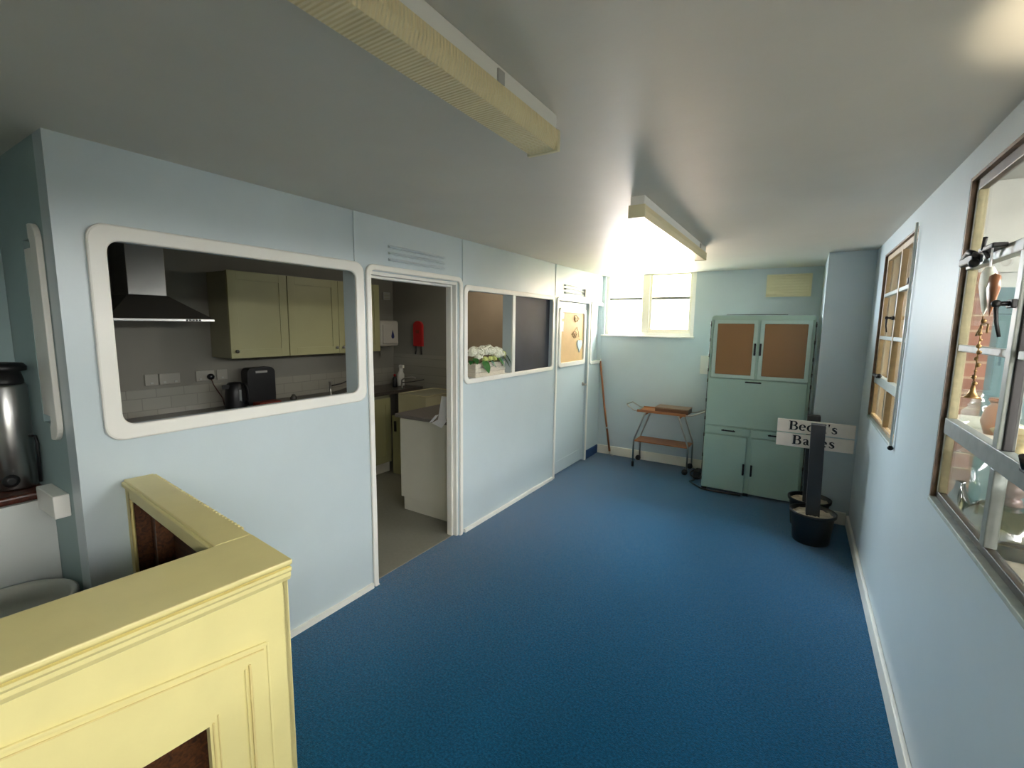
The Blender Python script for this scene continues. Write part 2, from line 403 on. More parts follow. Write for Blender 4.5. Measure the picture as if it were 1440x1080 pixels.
struct(MB().box(XL, XL + 0.005, 4.470, 4.484, 2.045, ZC - 0.002, 0.001).obj('trim_3', 'wall'))

# hatch window frame
struct(MB().frame('x', 0.635, 1.905, 1.25, 2.085, 0.06, 0.06, XL, XL + 0.018, ri=0.045).obj('window_1', 'trim', bevel=0.008))
# kitchen doorway
d1 = sempty('door_1')
b = MB()
b.frame('x', 1.925, 2.862, -0.03, 2.085, 0.036, 0.055, XL, XL + 0.018, ri=0.03, wb=0.02)
bmesh.ops.bisect_plane(b.bm, geom=b.bm.verts[:] + b.bm.edges[:] + b.bm.faces[:], plane_co=(0, 0, 0.0), plane_no=(0, 0, -1), clear_outer=True)
b.obj('architrave', 'trim', d1, bevel=0.007)
b = MB()
for y0, y1 in ((1.95, 1.97), (2.795, 2.815)): b.box(XL - 0.1, XL - 0.001, y0, y1, 0.0, 2.044, 0.003)
b.box(XL - 0.1, XL - 0.001, 1.97, 2.795, 2.022, 2.044, 0.003)
b.obj('door_lining', 'trim', d1)
b = MB()
for y0, y1 in ((1.97, 1.982), (2.775, 2.795)): b.box(XL - 0.085, XL - 0.035, y0, y1, 0.0, 2.022, 0.003)
b.box(XL - 0.085, XL - 0.035, 1.982, 2.775, 2.006, 2.022, 0.003)
b.obj('door_stop', 'trim', d1)
# two-light window with a blackboard in one half
w2 = sempty('window_2')
b = MB(); b.frame('x', 2.88, 4.445, 1.245, 2.035, 0.042, 0.055, XL, XL + 0.018, ri=0.03); b.obj('frame', 'trim', w2, bevel=0.006)
MB().box(XL, XL + 0.016, 3.598, 3.646, 1.28, 2.0, 0.005).obj('mullion', 'trim', w2)
MB().box(XL - 0.16, XL - 0.0, 2.912, 3.60, 1.262, 1.281, 0.003).obj('sill', 'trim', w2)
MB().box(XL - 0.1, XL - 0.001, 3.603, 3.641, 1.282, 1.998).obj('partition_return', 'wall', w2)
tag(MB().box(XL - 0.05, XL - 0.03, 3.643, 4.408, 1.282, 1.998, 0.002).obj('blackboard', 'blackboard'),
    'black chalkboard panel filling the right half of the white-framed window beside the flowers', 'blackboard')
# side light at the far corner
struct(MB().frame('x', 5.465, 5.90, 1.235, 2.03, 0.04, 0.05, XL, XL + 0.016, ri=0.03).obj('window_3', 'trim', bevel=0.006))
o3 = bpy.data.objects['window_3']
MB().box(XL - 0.07, XL - 0.05, 5.50, 5.85, 1.272, 1.998).obj('panel', 'wall', o3)

# store-room door
d2 = sempty('door_2')
b = MB()
b.frame('x', 4.50, 5.43, -0.03, 2.035, 0.036, 0.05, XL, XL + 0.016, ri=0.025, wb=0.02)
bmesh.ops.bisect_plane(b.bm, geom=b.bm.verts[:] + b.bm.edges[:] + b.bm.faces[:], plane_co=(0, 0, 0.0), plane_no=(0, 0, -1), clear_outer=True)
b.obj('architrave', 'trim', d2, bevel=0.006)
MB().box(XL - 0.065, XL - 0.022, 4.535, 5.395, 0.015, 1.995, 0.004).obj('door_leaf', 'wall', d2)
MB().box(XL - 0.022, XL - 0.016, 4.57, 5.35, 0.03, 0.165, 0.002).obj('kick_board', 'wall', d2)
MB().frame('x', 4.595, 5.335, 1.255, 1.925, 0.052, 0.055, XL - 0.022, XL + 0.004, ri=0.03).obj('glazing_frame', 'trim', d2, bevel=0.006)
MB().box(XL - 0.022, XL - 0.014, 4.645, 5.285, 1.305, 1.875).obj('pin_board', 'hardboard', d2)
b = MB(); b.lathe([(0.024, 0), (0.024, 0.006), (0.012, 0.01)], (XL - 0.022, 5.335, 1.0), 14, 'x')
b.tube([(XL - 0.014, 5.335, 1.0), (XL + 0.03, 5.335, 1.0), (XL + 0.038, 5.325, 1.0), (XL + 0.038, 5.235, 0.998)], 0.008)
b.obj('door_handle', 'chrome', d2)

# near hatch (seen edge-on beside the counter)
w7 = sempty('window_7')

MB().box(-2.629, -2.462, 0.551, 0.57, 1.335, 1.998, 0.002).obj('panel', 'trim', w7)
b = MB()
b.frame('y', -2.80, -2.375, 1.255, 2.075, 0.075, 0.07, 0.53, 0.549, ri=0.03, wb=0.05, wt=0.05)
bmesh.ops.bisect_plane(b.bm, geom=b.bm.verts[:] + b.bm.edges[:] + b.bm.faces[:], plane_co=(-2.462, 0, 0), plane_no=(-1, 0, 0), clear_outer=True)
b.obj('frame', 'trim', w7, bevel=0.005)

# far window
w4 = sempty('window_4')
b = MB()
b.box(-2.225, -2.18, YF + 0.04, YF + 0.10, 1.612, ZC, 0.004); b.box(-1.145, -1.102, YF + 0.04, YF + 0.10, 1.612, ZC, 0.004)
b.box(-2.18, -1.145, YF + 0.04, YF + 0.10, 1.612, 1.652, 0.004)
b.obj('frame', 'trim', w4)
MB().box(-1.745, -1.655, YF + 0.03, YF + 0.10, 1.652, ZC, 0.005).obj('mullion', 'trim_cream', w4)
b = MB(); b.box(-2.18, -1.745, YF + 0.05, YF + 0.09, 2.066, 2.096, 0.002); b.box(-1.655, -1.145, YF + 0.05, YF + 0.09, 2.066, 2.096, 0.002)
b.obj('glazing_bar', 'sash_dark', w4)  # bars coloured dark to read as backlit against the sky
MB().frame('y', -1.655, -1.145, 1.652, ZC - 0.002, 0.03, 0.01, YF + 0.045, YF + 0.085, ri=0.005, wb=0.045, wt=0.012).obj('casement', 'trim_cream', w4)
MB().box(-2.262, -1.085, YF - 0.035, YF + 0.05, 1.592, 1.615, 0.006).obj('sill', 'trim', w4)
MB().box(-2.18, -1.145, YF + 0.064, YF + 0.068, 1.652, ZC).obj('pane', 'glass', w4)

# right-hand windows -------------------------------------------------
def right_window(name, y0, y1, z0, z1, fx, members, panes, lining='rust', sillm='sill_grey'):
    w = sempty(name)
    b = MB(); t = 0.012
    b.box(XR + 0.001, fx + 0.03, y1 - t, y1, z0, z1); b.box(XR + 0.001, fx + 0.03, y0, y0 + t, z0, z1)
    b.box(XR + 0.001, fx + 0.03, y0 + t, y1 - t, z1 - t, z1)
    b.obj('jamb_lining', lining, w)
    MB().box(XR - 0.006, fx + 0.03, y0 + t, y1 - t, z0, z0 + 0.018, 0.003).obj('sill', sillm, w)
    for nm, mt, dx, lst in members:
        b = MB()
        for (a, c, d, e) in lst: b.box(fx - dx, fx + 0.025 + dx * 0.3, a, c, d, e, 0.003)
        b.obj(nm, mt, w)
    for k, (a, c, d, e) in enumerate(panes):
        MB().box(fx + 0.010, fx + 0.013, a, c, d, e).obj('pane', 'glass', w)
    return w
W5 = right_window('window_5', 0.85, 2.37, 1.06, 2.275, 0.497, [
    ('outer_frame', 'frame_dark', 0.0, [(2.338, 2.358, 1.078, 2.263), (0.862, 0.89, 1.078, 2.263), (0.89, 2.338, 2.225, 2.263), (0.89, 2.338, 1.078, 1.104)]),
    ('transom', 'sash_dark', 0.006, [(0.89, 2.338, 1.336, 1.396)]),
    ('upper_transom', 'sash', 0.006, [(1.816, 2.338, 1.945, 1.98)]),
    ('casement_stile', 'sash', 0.010, [(1.778, 1.816, 1.396, 1.945)]),
    ('putty_edge', 'putty', 0.002, [(2.322, 2.338, 1.396, 1.945), (2.322, 2.338, 1.98, 2.225), (2.322, 2.338, 1.104, 1.336)]),
    ('mullion', 'iron', 0.0, [(1.770, 1.778, 1.396, 1.945)]),
    ('lower_mullion', 'sash_dark', 0.004, [(1.790, 1.826, 1.104, 1.336)]),
    ('glazing_bar', 'sash', 0.0, [(1.816, 2.322, 1.650, 1.674), (1.35, 1.764, 1.650, 1.674)]),
], [(0.89, 2.338, 1.104, 2.226)])
W6 = right_window('window_6', 3.24, 4.40, 1.06, 2.27, 0.497, [
    ('outer_frame', 'sash_brown', 0.0, [(4.35, 4.388, 1.078, 2.258), (3.252, 3.28, 1.078, 2.258), (3.28, 4.35, 2.22, 2.258), (3.28, 4.35, 1.078, 1.10)]),
    ('transom', 'sash', 0.006, [(3.28, 4.35, 1.335, 1.395)]),
    ('mullion', 'sash_brown', 0.006, [(3.74, 3.775, 1.10, 1.335), (3.74, 3.775, 1.395, 2.22)]),
    ('glazing_bar', 'sash', 0.003, [(3.28, 3.74, 1.96, 1.985), (3.775, 4.35, 1.96, 1.985), (3.28, 3.74, 1.655, 1.68), (3.775, 4.35, 1.655, 1.68)]),
], [(3.28, 4.35, 1.10, 2.22)], 'rust')
W8 = right_window('window_8', -1.2, 0.3, 1.06, 2.275, 0.497, [
    ('outer_frame', 'rust', 0.0, [(0.25, 0.284, 1.078, 2.259), (-1.184, -1.15, 1.078, 2.259), (-1.15, 0.25, 2.225, 2.259), (-1.15, 0.25, 1.078, 1.102)]),
    ('mullion', 'sash', 0.004, [(-0.47, -0.43, 1.102, 2.225)]),
    ('transom', 'sash', 0.0, [(-1.15, -0.47, 1.312, 1.376), (-0.43, 0.25, 1.312, 1.376)]),
], [(-1.15, 0.25, 1.10, 2.226)])
def catch(loc, flip=1, parent=None):
    b = MB(); x, y, z = loc
    b.box(x - 0.012, x, y - 0.02, y + 0.02, z - 0.012, z + 0.012, 0.003)
    b.tube([(x - 0.01, y, z), (x - 0.03, y, z), (x - 0.036, y, z - 0.012), (x - 0.034, y - 0.01 * flip, z - 0.05), (x - 0.026, y - 0.018 * flip, z - 0.09)], 0.007, r1=0.004)
    b.ball((x - 0.036, y, z), 0.011, 10)
    return b.obj('catch', 'iron', parent)
catch((0.484, 1.79, 1.80), 1, W5)
catch((0.488, 3.76, 1.80), -1, W6)
b = MB()
b.box(0.47, 0.497, 2.18, 2.335, 1.955, 1.985, 0.006); b.tube([(0.48, 2.33, 1.98), (0.47, 2.22, 1.995), (0.465, 2.12, 1.975)], 0.010)
b.ball((0.47, 2.15, 1.95), 0.015, 10); b.tube([(0.475, 2.02, 1.95), (0.458, 2.02, 1.98), (0.456, 2.0, 2.01)], 0.006)
b.box(0.456, 0.492, 1.93, 2.06, 1.97, 1.985, 0.004)
b.obj('stay', 'iron', W5)
b = MB(); b.box(0.47, 0.494, 4.08, 4.28, 1.387, 1.404, 0.004); b.ball((0.48, 4.03, 1.407), 0.016, 10); b.obj('stay', 'iron', W6)
b = MB(); b.box(0.476, 0.496, 3.36, 3.38, 1.98, 2.015, 0.004); b.obj('stay', 'iron', W6)
b = MB(); b.tube([(0.492, 1.52, 1.40), (0.468, 1.52, 1.41), (0.456, 1.50, 1.44)], 0.008); b.box(0.47, 0.494, 1.49, 1.56, 1.392, 1.403, 0.003); b.obj('stay', 'iron', W5)

# thin rod beside the second window
t = thing('window_rod', 'thin pale vertical rod with a dark knob at its foot beside the farther right window', 'rod', (0.466, 3.205, 1.07))
MB().tube([(0, 0, 0.02), (0, 0, 1.21)], 0.006).obj('rod', 'trim', t)
MB().ball((0, 0, 0.008), 0.014).obj('knob', 'iron', t)

# ------------------------------------------------------------------ louvre vents on the partition
def louvre(y0, y1, z0, z1, label, n=3):
    t = thing('wall_vent', label, 'vent', (XL, (y0 + y1) / 2, z0), 0, 'louvred wall vents')
    L = (y1 - y0) / 2; dz = (z1 - z0) / n
    for i in range(n):
        z = i * dz
        MB().prism([(0.0, z + dz * 0.62), (0.022, z + dz * 0.28), (0.022, z + dz * 0.16), (0.0, z + dz * 0.16)], 'y', -L, L).obj('slat', 'wall', t)
    return t
louvre(2.115, 2.65, 2.115, 2.235, 'pale blue three-slat vent over the open kitchen doorway')
louvre(4.69, 5.20, 2.075, 2.20, 'pale three-slat vent over the closed door with the tan board')
tag(MB().box(XL, XL + 0.03, 5.22, 5.33, 2.075, 2.165, 0.005).obj('junction_box', 'grey_plastic'),
    'small grey box on the wall just right of the vent over the closed door', 'box')

# ------------------------------------------------------------------ ceiling lights
def ceiling_light(x0, x1, y0, y1, hook_y, label):
    t = thing('ceiling_light', label, 'ceiling light', ((x0 + x1) / 2, (y0 + y1) / 2, ZC), 0, 'fluorescent ceiling lights')
    w = (x1 - x0) / 2; l = (y1 - y0) / 2
    MB().box(-w * 0.85, w * 0.85, -l + 0.01, l - 0.01, -0.05, 0.0, 0.004).obj('housing', 'trim', t)
    b = MB()
    b.prism([(-w, -0.048), (w, -0.048), (w, -0.075), (w * 0.8, -0.105), (-w * 0.8, -0.105), (-w, -0.075)], 'y', -l + 0.015, l - 0.015)
    b.obj('diffuser', 'diffuser', t)
    for sgn in (-1, 1):
        b = MB(); b.box(-w * 1.02, w * 1.02, min(sgn * l, sgn * (l - 0.016)), max(sgn * l, sgn * (l - 0.016)), -0.108, -0.045, 0.003)
        b.obj('end_cap', 'vent_cream', t)
    MB().box(w * 0.85, w * 0.85 + 0.006, hook_y, hook_y + 0.03, -0.045, -0.012, 0.002).obj('clip', 'grey_plastic', t)
    return t
ceiling_light(-0.80, -0.69, -0.20, 1.37, 0.44, 'long yellowed strip light on the ceiling nearest the camera')
ceiling_light(-0.79, -0.705, 2.35, 4.10, 0.6, 'strip light on the ceiling farther off, towards the bright window')

# ------------------------------------------------------------------ cream counter
ct = thing('counter', 'L-shaped cream painted wooden counter with moulded front and hollow brown back', 'counter', (-1.113, 0.663, 0.0), math.radians(-5))
b = MB()
b.prism([(0.012, 1.10), (0.012, 1.088), (0.0, 1.078), (-0.225, 1.078), (-0.225, 1.10)], 'y', -1.7, 0.006)
b.box(-1.108, -0.224, -0.092, 0.006, 1.078, 1.10, 0.004)
b.box(-1.108, -0.224, -0.10, -0.088, 1.071, 1.092, 0.004)
b.obj('top', 'cream', ct, bevel=0.003)
# front panel (faces the windows) with an opening
b = MB(); b.holes('x', -0.03, -0.008, -1.7, 0.0, 0.0, 1.078, [(-1.2, -0.205, 0.12, 0.75)]); b.obj('front_panel', 'cream', ct)
b = MB(); b.prism([(-0.008, 1.078), (0.010, 1.078), (0.010, 1.070), (0.004, 1.062), (0.004, 1.052), (-0.002, 1.040), (-0.008, 1.036)], 'y', -1.7, 0.004); b.obj('cornice_moulding', 'cream', ct)
def beam(p, q, w, d, mtl, nm):
    """thin moulding on the front face from (y,z) p to q"""
    P, Q = Vector((p[0], p[1])), Vector((q[0], q[1])); t = (Q - P).normalized(); n = Vector((-t.y, t.x)) * w / 2
    bb = MB(); bb.prism([tuple(P + n), tuple(Q + n), tuple(Q - n), tuple(P - n)], 'x', -0.008, -0.008 + d)
    return bb.obj(nm, mtl, ct, bevel=0.0015)
beam((-1.2, 1.04), (-0.065, 0.890), 0.009, 0.007, 'cream', 'panel_moulding')
beam((-1.2, 1.018), (-0.072, 0.876), 0.004, 0.004, 'cream_line', 'panel_moulding')
beam((-0.062, 0.889), (-0.062, 0.20), 0.006, 0.003, 'cream', 'panel_moulding')
beam((-0.108, 0.855), (-0.108, 0.20), 0.006, 0.006, 'cream_line', 'panel_moulding')
beam((-0.119, 0.848), (-0.119, 0.20), 0.004, 0.005, 'cream', 'panel_moulding')
beam((-0.197, 0.755), (-0.197, 0.12), 0.005, 0.004, 'cream_line', 'panel_moulding')
beam((-0.186, 0.770), (-0.186, 0.12), 0.004, 0.003, 'cream_line', 'panel_moulding')
b = MB()
b.box(-0.225, -0.215, -1.7, -0.02, 0.0, 1.078); b.box(-0.215, -0.03, -1.7, -0.02, 0.42, 0.44); b.box(-0.215, -0.03, -0.035, -0.02, 0.0, 1.078); b.box(-0.215, -0.03, -1.7, -0.035, 0.02, 0.04)
b.obj('inner_carcass', 'dark_wood', ct)
MB().box(-1.105, -0.008, -0.016, 0.0, 0.0, 1.078, 0.002).obj('end_panel', 'cream', ct)
b = MB(); b.box(-1.09, -0.227, -0.022, -0.0165, 0.0, 1.071); b.box(-0.84, -0.82, -0.075, -0.022, 0.0, 1.071); b.box(-1.0975, -1.088, -0.0775, -0.0225, 0.0, 1.071); b.obj('bare_wood_lining', 'dark_wood', ct)
b = MB()
n = 14; L0 = []
for i in range(n + 1): L0.append((-1.083 + random.uniform(-0.004, 0.005), 0.3 + (1.05 - 0.3) * i / n))
b.prism([(-1.106, 0.0), (-1.08, 0.0)] + L0 + [(-1.06, 1.071), (-1.106, 1.071)], 'y', -0.09, -0.078)
b.box(-1.106, -1.098, -0.078, -0.017, 0.0, 1.071)
b.box(-1.06, -0.226, -0.09, -0.07, 1.03, 1.071, 0.003)
b.obj('back_frame', 'cream', ct)
b = MB()
for i in range(34):
    x = -1.10 + i * 0.024
    b.box(x, x + 0.016, 0.004, 0.013, 1.085, 1.0985, 0.003)
b.obj('beaded_edge', 'cream', ct)

# ------------------------------------------------------------------ recess shelf, urn, tub
t = thing('shelf', 'dark red-brown wooden shelf carrying the steel urn left of the cream counter', 'shelf', (-2.78, 0.0, 0.98))
MB().box(-0.165, 0.155, -1.9, 0.545, 0.002, 0.037, 0.012, 3).obj('board', 'mahogany', t)
struct(MB().box(-2.618, -2.40, 0.50, 0.549, 0.95, 1.042, 0.004).obj('trim_7', 'trim'))
t = thing('urn', 'tall stainless steel urn with a black lid on the dark wooden shelf', 'urn', (-2.76, 0.475, 1.018))
MB().lathe([(0.06, 0.0), (0.064, 0.01), (0.064, 0.43), (0.058, 0.44)], seg=32).obj('body', 'steel', t)
MB().lathe([(0.056, 0.435), (0.058, 0.45), (0.05, 0.49), (0.068, 0.495), (0.07, 0.51), (0.06, 0.525), (0.02, 0.53)], seg=32).obj('lid', 'black', t)
b = MB(); b.lathe([(0.0, 0), (0.022, 0.0), (0.026, 0.01), (0.026, 0.02), (0.012, 0.03)], (0.064, -0.03, 0.05), 16, 'x'); b.obj('tap', 'black', t)
b = MB(); b.tube([(0.045, 0.045, 0.22), (0.075, 0.055, 0.22), (0.082, 0.058, 0.19), (0.07, 0.058, 0.12), (0.06, 0.058, 0.02)], 0.006); b.obj('cable', 'black', t)
t = thing('tub', 'pale grey round-rimmed tub half hidden behind the cream counter', 'tub', (-2.38, 0.36, 0.0))
b = MB(); b.lathe([(0.0, 0.0), (0.14, 0.0), (0.165, 0.60), (0.17, 0.66), (0.178, 0.665), (0.178, 0.68), (0.168, 0.685), (0.155, 0.675), (0.15, 0.62), (0.0, 0.62)], seg=40); b.obj('body', 'grey_tub', t)

# ------------------------------------------------------------------ kitchen
# range hood
t = thing('range_hood', 'stainless steel chimney cooker hood on the kitchen wall', 'cooker hood', (-4.448, 1.50, 1.72))
MB().box(0.0, 0.55, -0.33, 0.33, 0.0, 0.02, 0.003).obj('rim', 'steel', t)
b = MB(); bm = b.bm
lo = [(0.0, -0.325, 0.021), (0.545, -0.325, 0.021), (0.545, 0.325, 0.021), (0.0, 0.325, 0.021)]; hi = [(0.0, -0.125, 0.19), (0.30, -0.125, 0.19), (0.30, 0.125, 0.19), (0.0, 0.125, 0.19)]
A = [bm.verts.new(p) for p in lo]; B = [bm.verts.new(p) for p in hi]
for k in range(4): bm.faces.new((A[k], A[(k + 1) % 4], B[(k + 1) % 4], B[k]))
bm.faces.new(A); bm.faces.new(B); b.obj('canopy', 'steel_dark', t)
MB().box(0.0, 0.295, -0.12, 0.12, 0.191, 0.655, 0.003).obj('chimney', 'steel', t)
b = MB()
for k in range(5): b.box(0.55, 0.554, 0.13 + k * 0.022, 0.144 + k * 0.022, 0.004, 0.016)
b.obj('control_buttons', 'black', t)

def shaker(b, x, y0, y1, z0, z1):
    b.box(x, x + 0.016, y0, y1, z0, z1, 0.002)
    s = 0.075
    b.box(x + 0.016, x + 0.022, y0, y0 + s, z0, z1, 0.001); b.box(x + 0.016, x + 0.022, y1 - s, y1, z0, z1, 0.001)
    b.box(x + 0.016, x + 0.022, y0 + s, y1 - s, z1 - s, z1, 0.001); b.box(x + 0.016, x + 0.022, y0 + s, y1 - s, z0, z0 + s, 0.001)
def wall_unit(y0, y1, doors, label):
    t = thing('wall_cabinet', label, 'cabinet', (-4.448, y0, 1.41), 0, 'kitchen wall cabinets')
    MB().box(0.0, 0.315, 0.0, y1 - y0, 0.0, 0.74, 0.002).obj('carcass', 'kside', t)
    for (a, c, kn) in doors:
        b = MB(); shaker(b, 0.316, a, c, -0.002, 0.745); d = b.obj('door', 'kcream', t)
        MB().lathe([(0.006, 0.0), (0.006, 0.012), (0.015, 0.018), (0.015, 0.026), (0.0, 0.031)], (0.338, kn, 0.06), 14, 'x').obj('knob', 'steel', d)
wall_unit(2.045, 2.575, [(0.0, 0.527, 0.04)], 'single-door cream wall cabinet next to the cooker hood')
wall_unit(2.58, 3.69, [(0.0, 0.553, 0.515), (0.557, 1.108, 0.595)], 'double-door cream wall cabinet nearer the towel dispenser')
# base run
def base_unit(y0, y1, label):
    t = thing('base_cabinet', label, 'cabinet', (-4.43, y0, 0.004), 0, 'kitchen base cabinets')
    MB().box(0.0, 0.46, 0.0, y1 - y0, 0.12, 0.908, 0.002).obj('carcass', 'kside', t)
    MB().box(0.02, 0.44, 0.0, y1 - y0, 0.0, 0.12).obj('plinth', 'kwhite', t)
    b = MB(); shaker(b, 0.461, 0.003, y1 - y0 - 0.003, 0.125, 0.875); d = b.obj('door', 'kcream', t)
base_unit(1.95, 2.60, 'cream base cabinet under the dark worktop below the wall cabinets')
base_unit(2.605, 3.20, 'second cream base cabinet under the dark worktop, nearer the doorway')
base_unit(3.205, 3.68, 'cream base cabinet left of the ceramic sink')
tag(MB().box(-4.436, -3.93, 0.75, 4.20, 0.916, 0.955, 0.006).obj('worktop', 'worktop'), 'long dark worktop along the back wall of the kitchen', 'worktop')
t = thing('sink', 'deep cream ceramic sink in front of the far kitchen wall', 'sink', (-3.55, 3.90, 0.69))
b = MB(); b.box(-0.20, 0.22, -0.30, 0.28, 0.0, 0.26, 0.012, 3); o = b.obj('basin', 'sink', t)
bb = MB(); bb.frame('z', -0.205, 0.225, -0.305, 0.285, 0.03, 0.03, 0.258, 0.268, ri=0.02); bb.obj('rim', 'sink', t, bevel=0.004)
MB().box(-0.172, 0.192, -0.272, 0.252, 0.2605, 0.262).obj('bowl_floor', 'kside', t)
t = thing('sink_cabinet', 'low cream cabinet under the ceramic sink', 'cabinet', (-3.55, 3.90, 0.004))
MB().box(-0.34, 0.22, -0.26, 0.28, 0.0, 0.68, 0.003).obj('carcass', 'kcream', t)
MB().box(-0.30, -0.27, -0.275, -0.2605, 0.5, 0.62, 0.003).obj('handle', 'iron', t)
t = thing('sink_tap', 'chrome swan-neck tap behind the ceramic sink', 'tap', (-3.99, 3.90, 0.957))
MB().lathe([(0.022, 0.0), (0.022, 0.01), (0.012, 0.02), (0.011, 0.06)], seg=16).obj('base', 'chrome', t)
b = MB(); b.tube([(0, 0, 0.05), (0, 0, 0.10), (0.03, 0.02, 0.125), (0.10, 0.08, 0.135), (0.13, 0.10, 0.125)], 0.010); b.obj('spout', 'chrome', t)
b = MB(); b.tube([(0, 0.0, 0.07), (0.06, 0.09, 0.075), (0.16, 0.21, 0.10)], 0.006); b.obj('lever', 'steel_dark', t)
# peninsula
t = thing('end_cabinet', 'white-sided base cabinet standing just inside the kitchen doorway', 'cabinet', (-2.74, 2.95, 0.004))
MB().box(-0.31, 0.335, 0.0, 0.62, 0.125, 0.868, 0.002).obj('carcass', 'kwhite', t)
MB().box(-0.285, 0.335, 0.012, 0.60, 0.0, 0.124).obj('plinth', 'kwhite', t)
tag(MB().box(-3.095, -2.385, 2.925, 3.58, 0.876, 0.91, 0.008, 3).obj('worktop', 'worktop_grey'), 'short grey worktop on the white-sided cabinet inside the doorway', 'worktop')
t = thing('paper', 'white folded paper sheet hanging off the short grey worktop', 'paper', (-2.53, 2.93, 0.914))
b = MB(); bm = b.bm
def sheet(pts, th=0.0015):
    A = [bm.verts.new(p) for p in pts]; B = [bm.verts.new((p[0], p[1] + th, p[2] + th)) for p in pts]
    n = len(pts); bm.faces.new(A[::-1]); bm.faces.new(B)
    for k in range(n): bm.faces.new((A[k], A[(k + 1) % n], B[(k + 1) % n], B[k]))
sheet([(-0.13, -0.02, -0.035), (-0.05, -0.03, 0.04), (-0.02, -0.015, 0.05), (-0.09, -0.015, -0.02)])
sheet([(-0.03, -0.02, 0.0), (0.06, -0.02, 0.0), (0.06, 0.03, 0.20), (-0.03, 0.03, 0.20)])
sheet([(-0.09, -0.03, -0.03), (0.02, -0.03, -0.06), (0.06, -0.012, 0.0), (-0.04, -0.012, 0.0)])
b.obj('sheet', 'paper', t)
# sockets
def socket(y, w, label, group):
    t = thing('socket', label, 'socket', (-4.4485, y, 1.245), 0, group)
    MB().box(0.0, 0.012, -w / 2, w / 2, -0.046, 0.046, 0.004).obj('plate', 'kplate', t)
    for k in ((-0.04, 0.04) if w > 0.12 else (0.0,)):
        MB().box(0.012, 0.016, k - 0.010, k + 0.010, -0.034, -0.020, 0.001).obj('rocker', 'grey_plastic', t)
socket(1.575, 0.09, 'small white switch plate on the kitchen wall, left of the first double socket', 'kitchen wall plates')
socket(1.705, 0.15, 'white double socket with nothing plugged in below the cooker hood', 'kitchen wall plates')
socket(1.975, 0.15, 'white double socket with a black plug in it', 'kitchen wall plates')
socket(2.115, 0.09, 'small white switch plate just left of and above the black kettle', 'kitchen wall plates')
t = thing('plug', 'black plug with a cord trailing to the worktop', 'plug', (-4.432, 2.01, 1.235))
MB().lathe([(0.0, 0.0), (0.026, 0.0), (0.028, 0.02), (0.018, 0.035), (0.0, 0.038)], seg=16, axis='x').obj('body', 'black', t)
b = MB(); b.tube([(0.02, 0.0, -0.02), (0.03, 0.01, -0.07), (0.03, 0.04, -0.13), (0.04, 0.075, -0.20), (0.05, 0.08, -0.26), (0.10, 0.09, -0.271)], 0.005); b.obj('cord', 'mahogany', t)
# kettle
t = thing('kettle', 'black jug kettle on the dark worktop', 'kettle', (-4.24, 2.12, 0.957))
MB().lathe([(0.0, 0.0), (0.085, 0.0), (0.088, 0.02), (0.08, 0.14), (0.066, 0.215), (0.05, 0.232), (0.0, 0.238)], seg=24).obj('body', 'black', t)
b = MB(); b.tube([(0.05, 0.03, 0.22), (0.09, 0.05, 0.215), (0.105, 0.06, 0.16), (0.10, 0.055, 0.07), (0.08, 0.045, 0.04)], 0.010); b.obj('handle', 'black', t)
b = MB(); b.prism([(-0.03, 0.0), (0.03, 0.0), (0.0, 0.05)], 'z', 0.18, 0.215); 
for v in b.bm.verts: v.co = Vector((v.co.x, -0.06 - v.co.y, v.co.z))
b.obj('spout', 'black', t)
b = MB(); b.box(0.078, 0.084, -0.010, 0.012, 0.06, 0.17, 0.003); b.obj('water_gauge', 'steel', t)
# black case with a carrying slot
t = thing('appliance_case', 'tall black round-shouldered case with a carrying slot standing behind the kettle', 'appliance', (-4.30, 2.37, 0.957))
b = MB()
def rr2(y0, y1, z0, z1, r):
    p = [(y1, z0), (y1, z1 - r)]
    p += [(y1 - r + r * math.cos(a), z1 - r + r * math.sin(a)) for a in [PI / 2 * k / 6 for k in range(1, 7)]]
    p += [(y0 + r + r * math.cos(a), z1 - r + r * math.sin(a)) for a in [PI / 2 + PI / 2 * k / 6 for k in range(0, 7)]]
    p += [(y0, z0)]
    return p
b.prism(rr2(-0.13, 0.13, 0.0, 0.345, 0.05), 'x', -0.06, 0.05); b.obj('body', 'black', t, bevel=0.006)
MB().box(0.051, 0.053, -0.055, 0.055, 0.295, 0.315, 0.0008).obj('carrying_slot', 'grey_plastic', t)
tag(MB().box(-4.18, -4.06, 2.235, 2.44, 0.957, 1.0, 0.006).obj('tray', 'redbox'), 'dark red low tray on the worktop in front of the black case', 'tray')
t = thing('kitchen_tap', 'upright chrome tap on the dark worktop seen at the right end of the hatch', 'tap', (-4.2, 3.07, 0.957))
MB().lathe([(0.022, 0.0), (0.02, 0.012), (0.012, 0.02), (0.012, 0.13), (0.016, 0.135), (0.016, 0.15)], seg=16).obj('column', 'chrome', t)
b = MB(); b.tube([(0, 0, 0.10), (0.05, 0.10, 0.12), (0.08, 0.18, 0.15)], 0.007); b.obj('spout', 'steel_dark', t)
t = thing('dish_rack', 'low dark wire dish rack leaning by the upright tap', 'dish rack', (-4.19, 3.25, 0.957))
b = MB()
for k in range(6): b.tube([(-0.1 + 0.04 * k, -0.1, 0.006), (-0.1 + 0.04 * k, 0.12, 0.05 + 0.01 * k)], 0.003, 6)
b.tube([(-0.1, -0.1, 0.006), (0.1, -0.1, 0.006)], 0.004, 6); b.tube([(-0.1, 0.12, 0.05), (0.1, 0.12, 0.10)], 0.004, 6)
b.obj('wires', 'steel_dark', t)
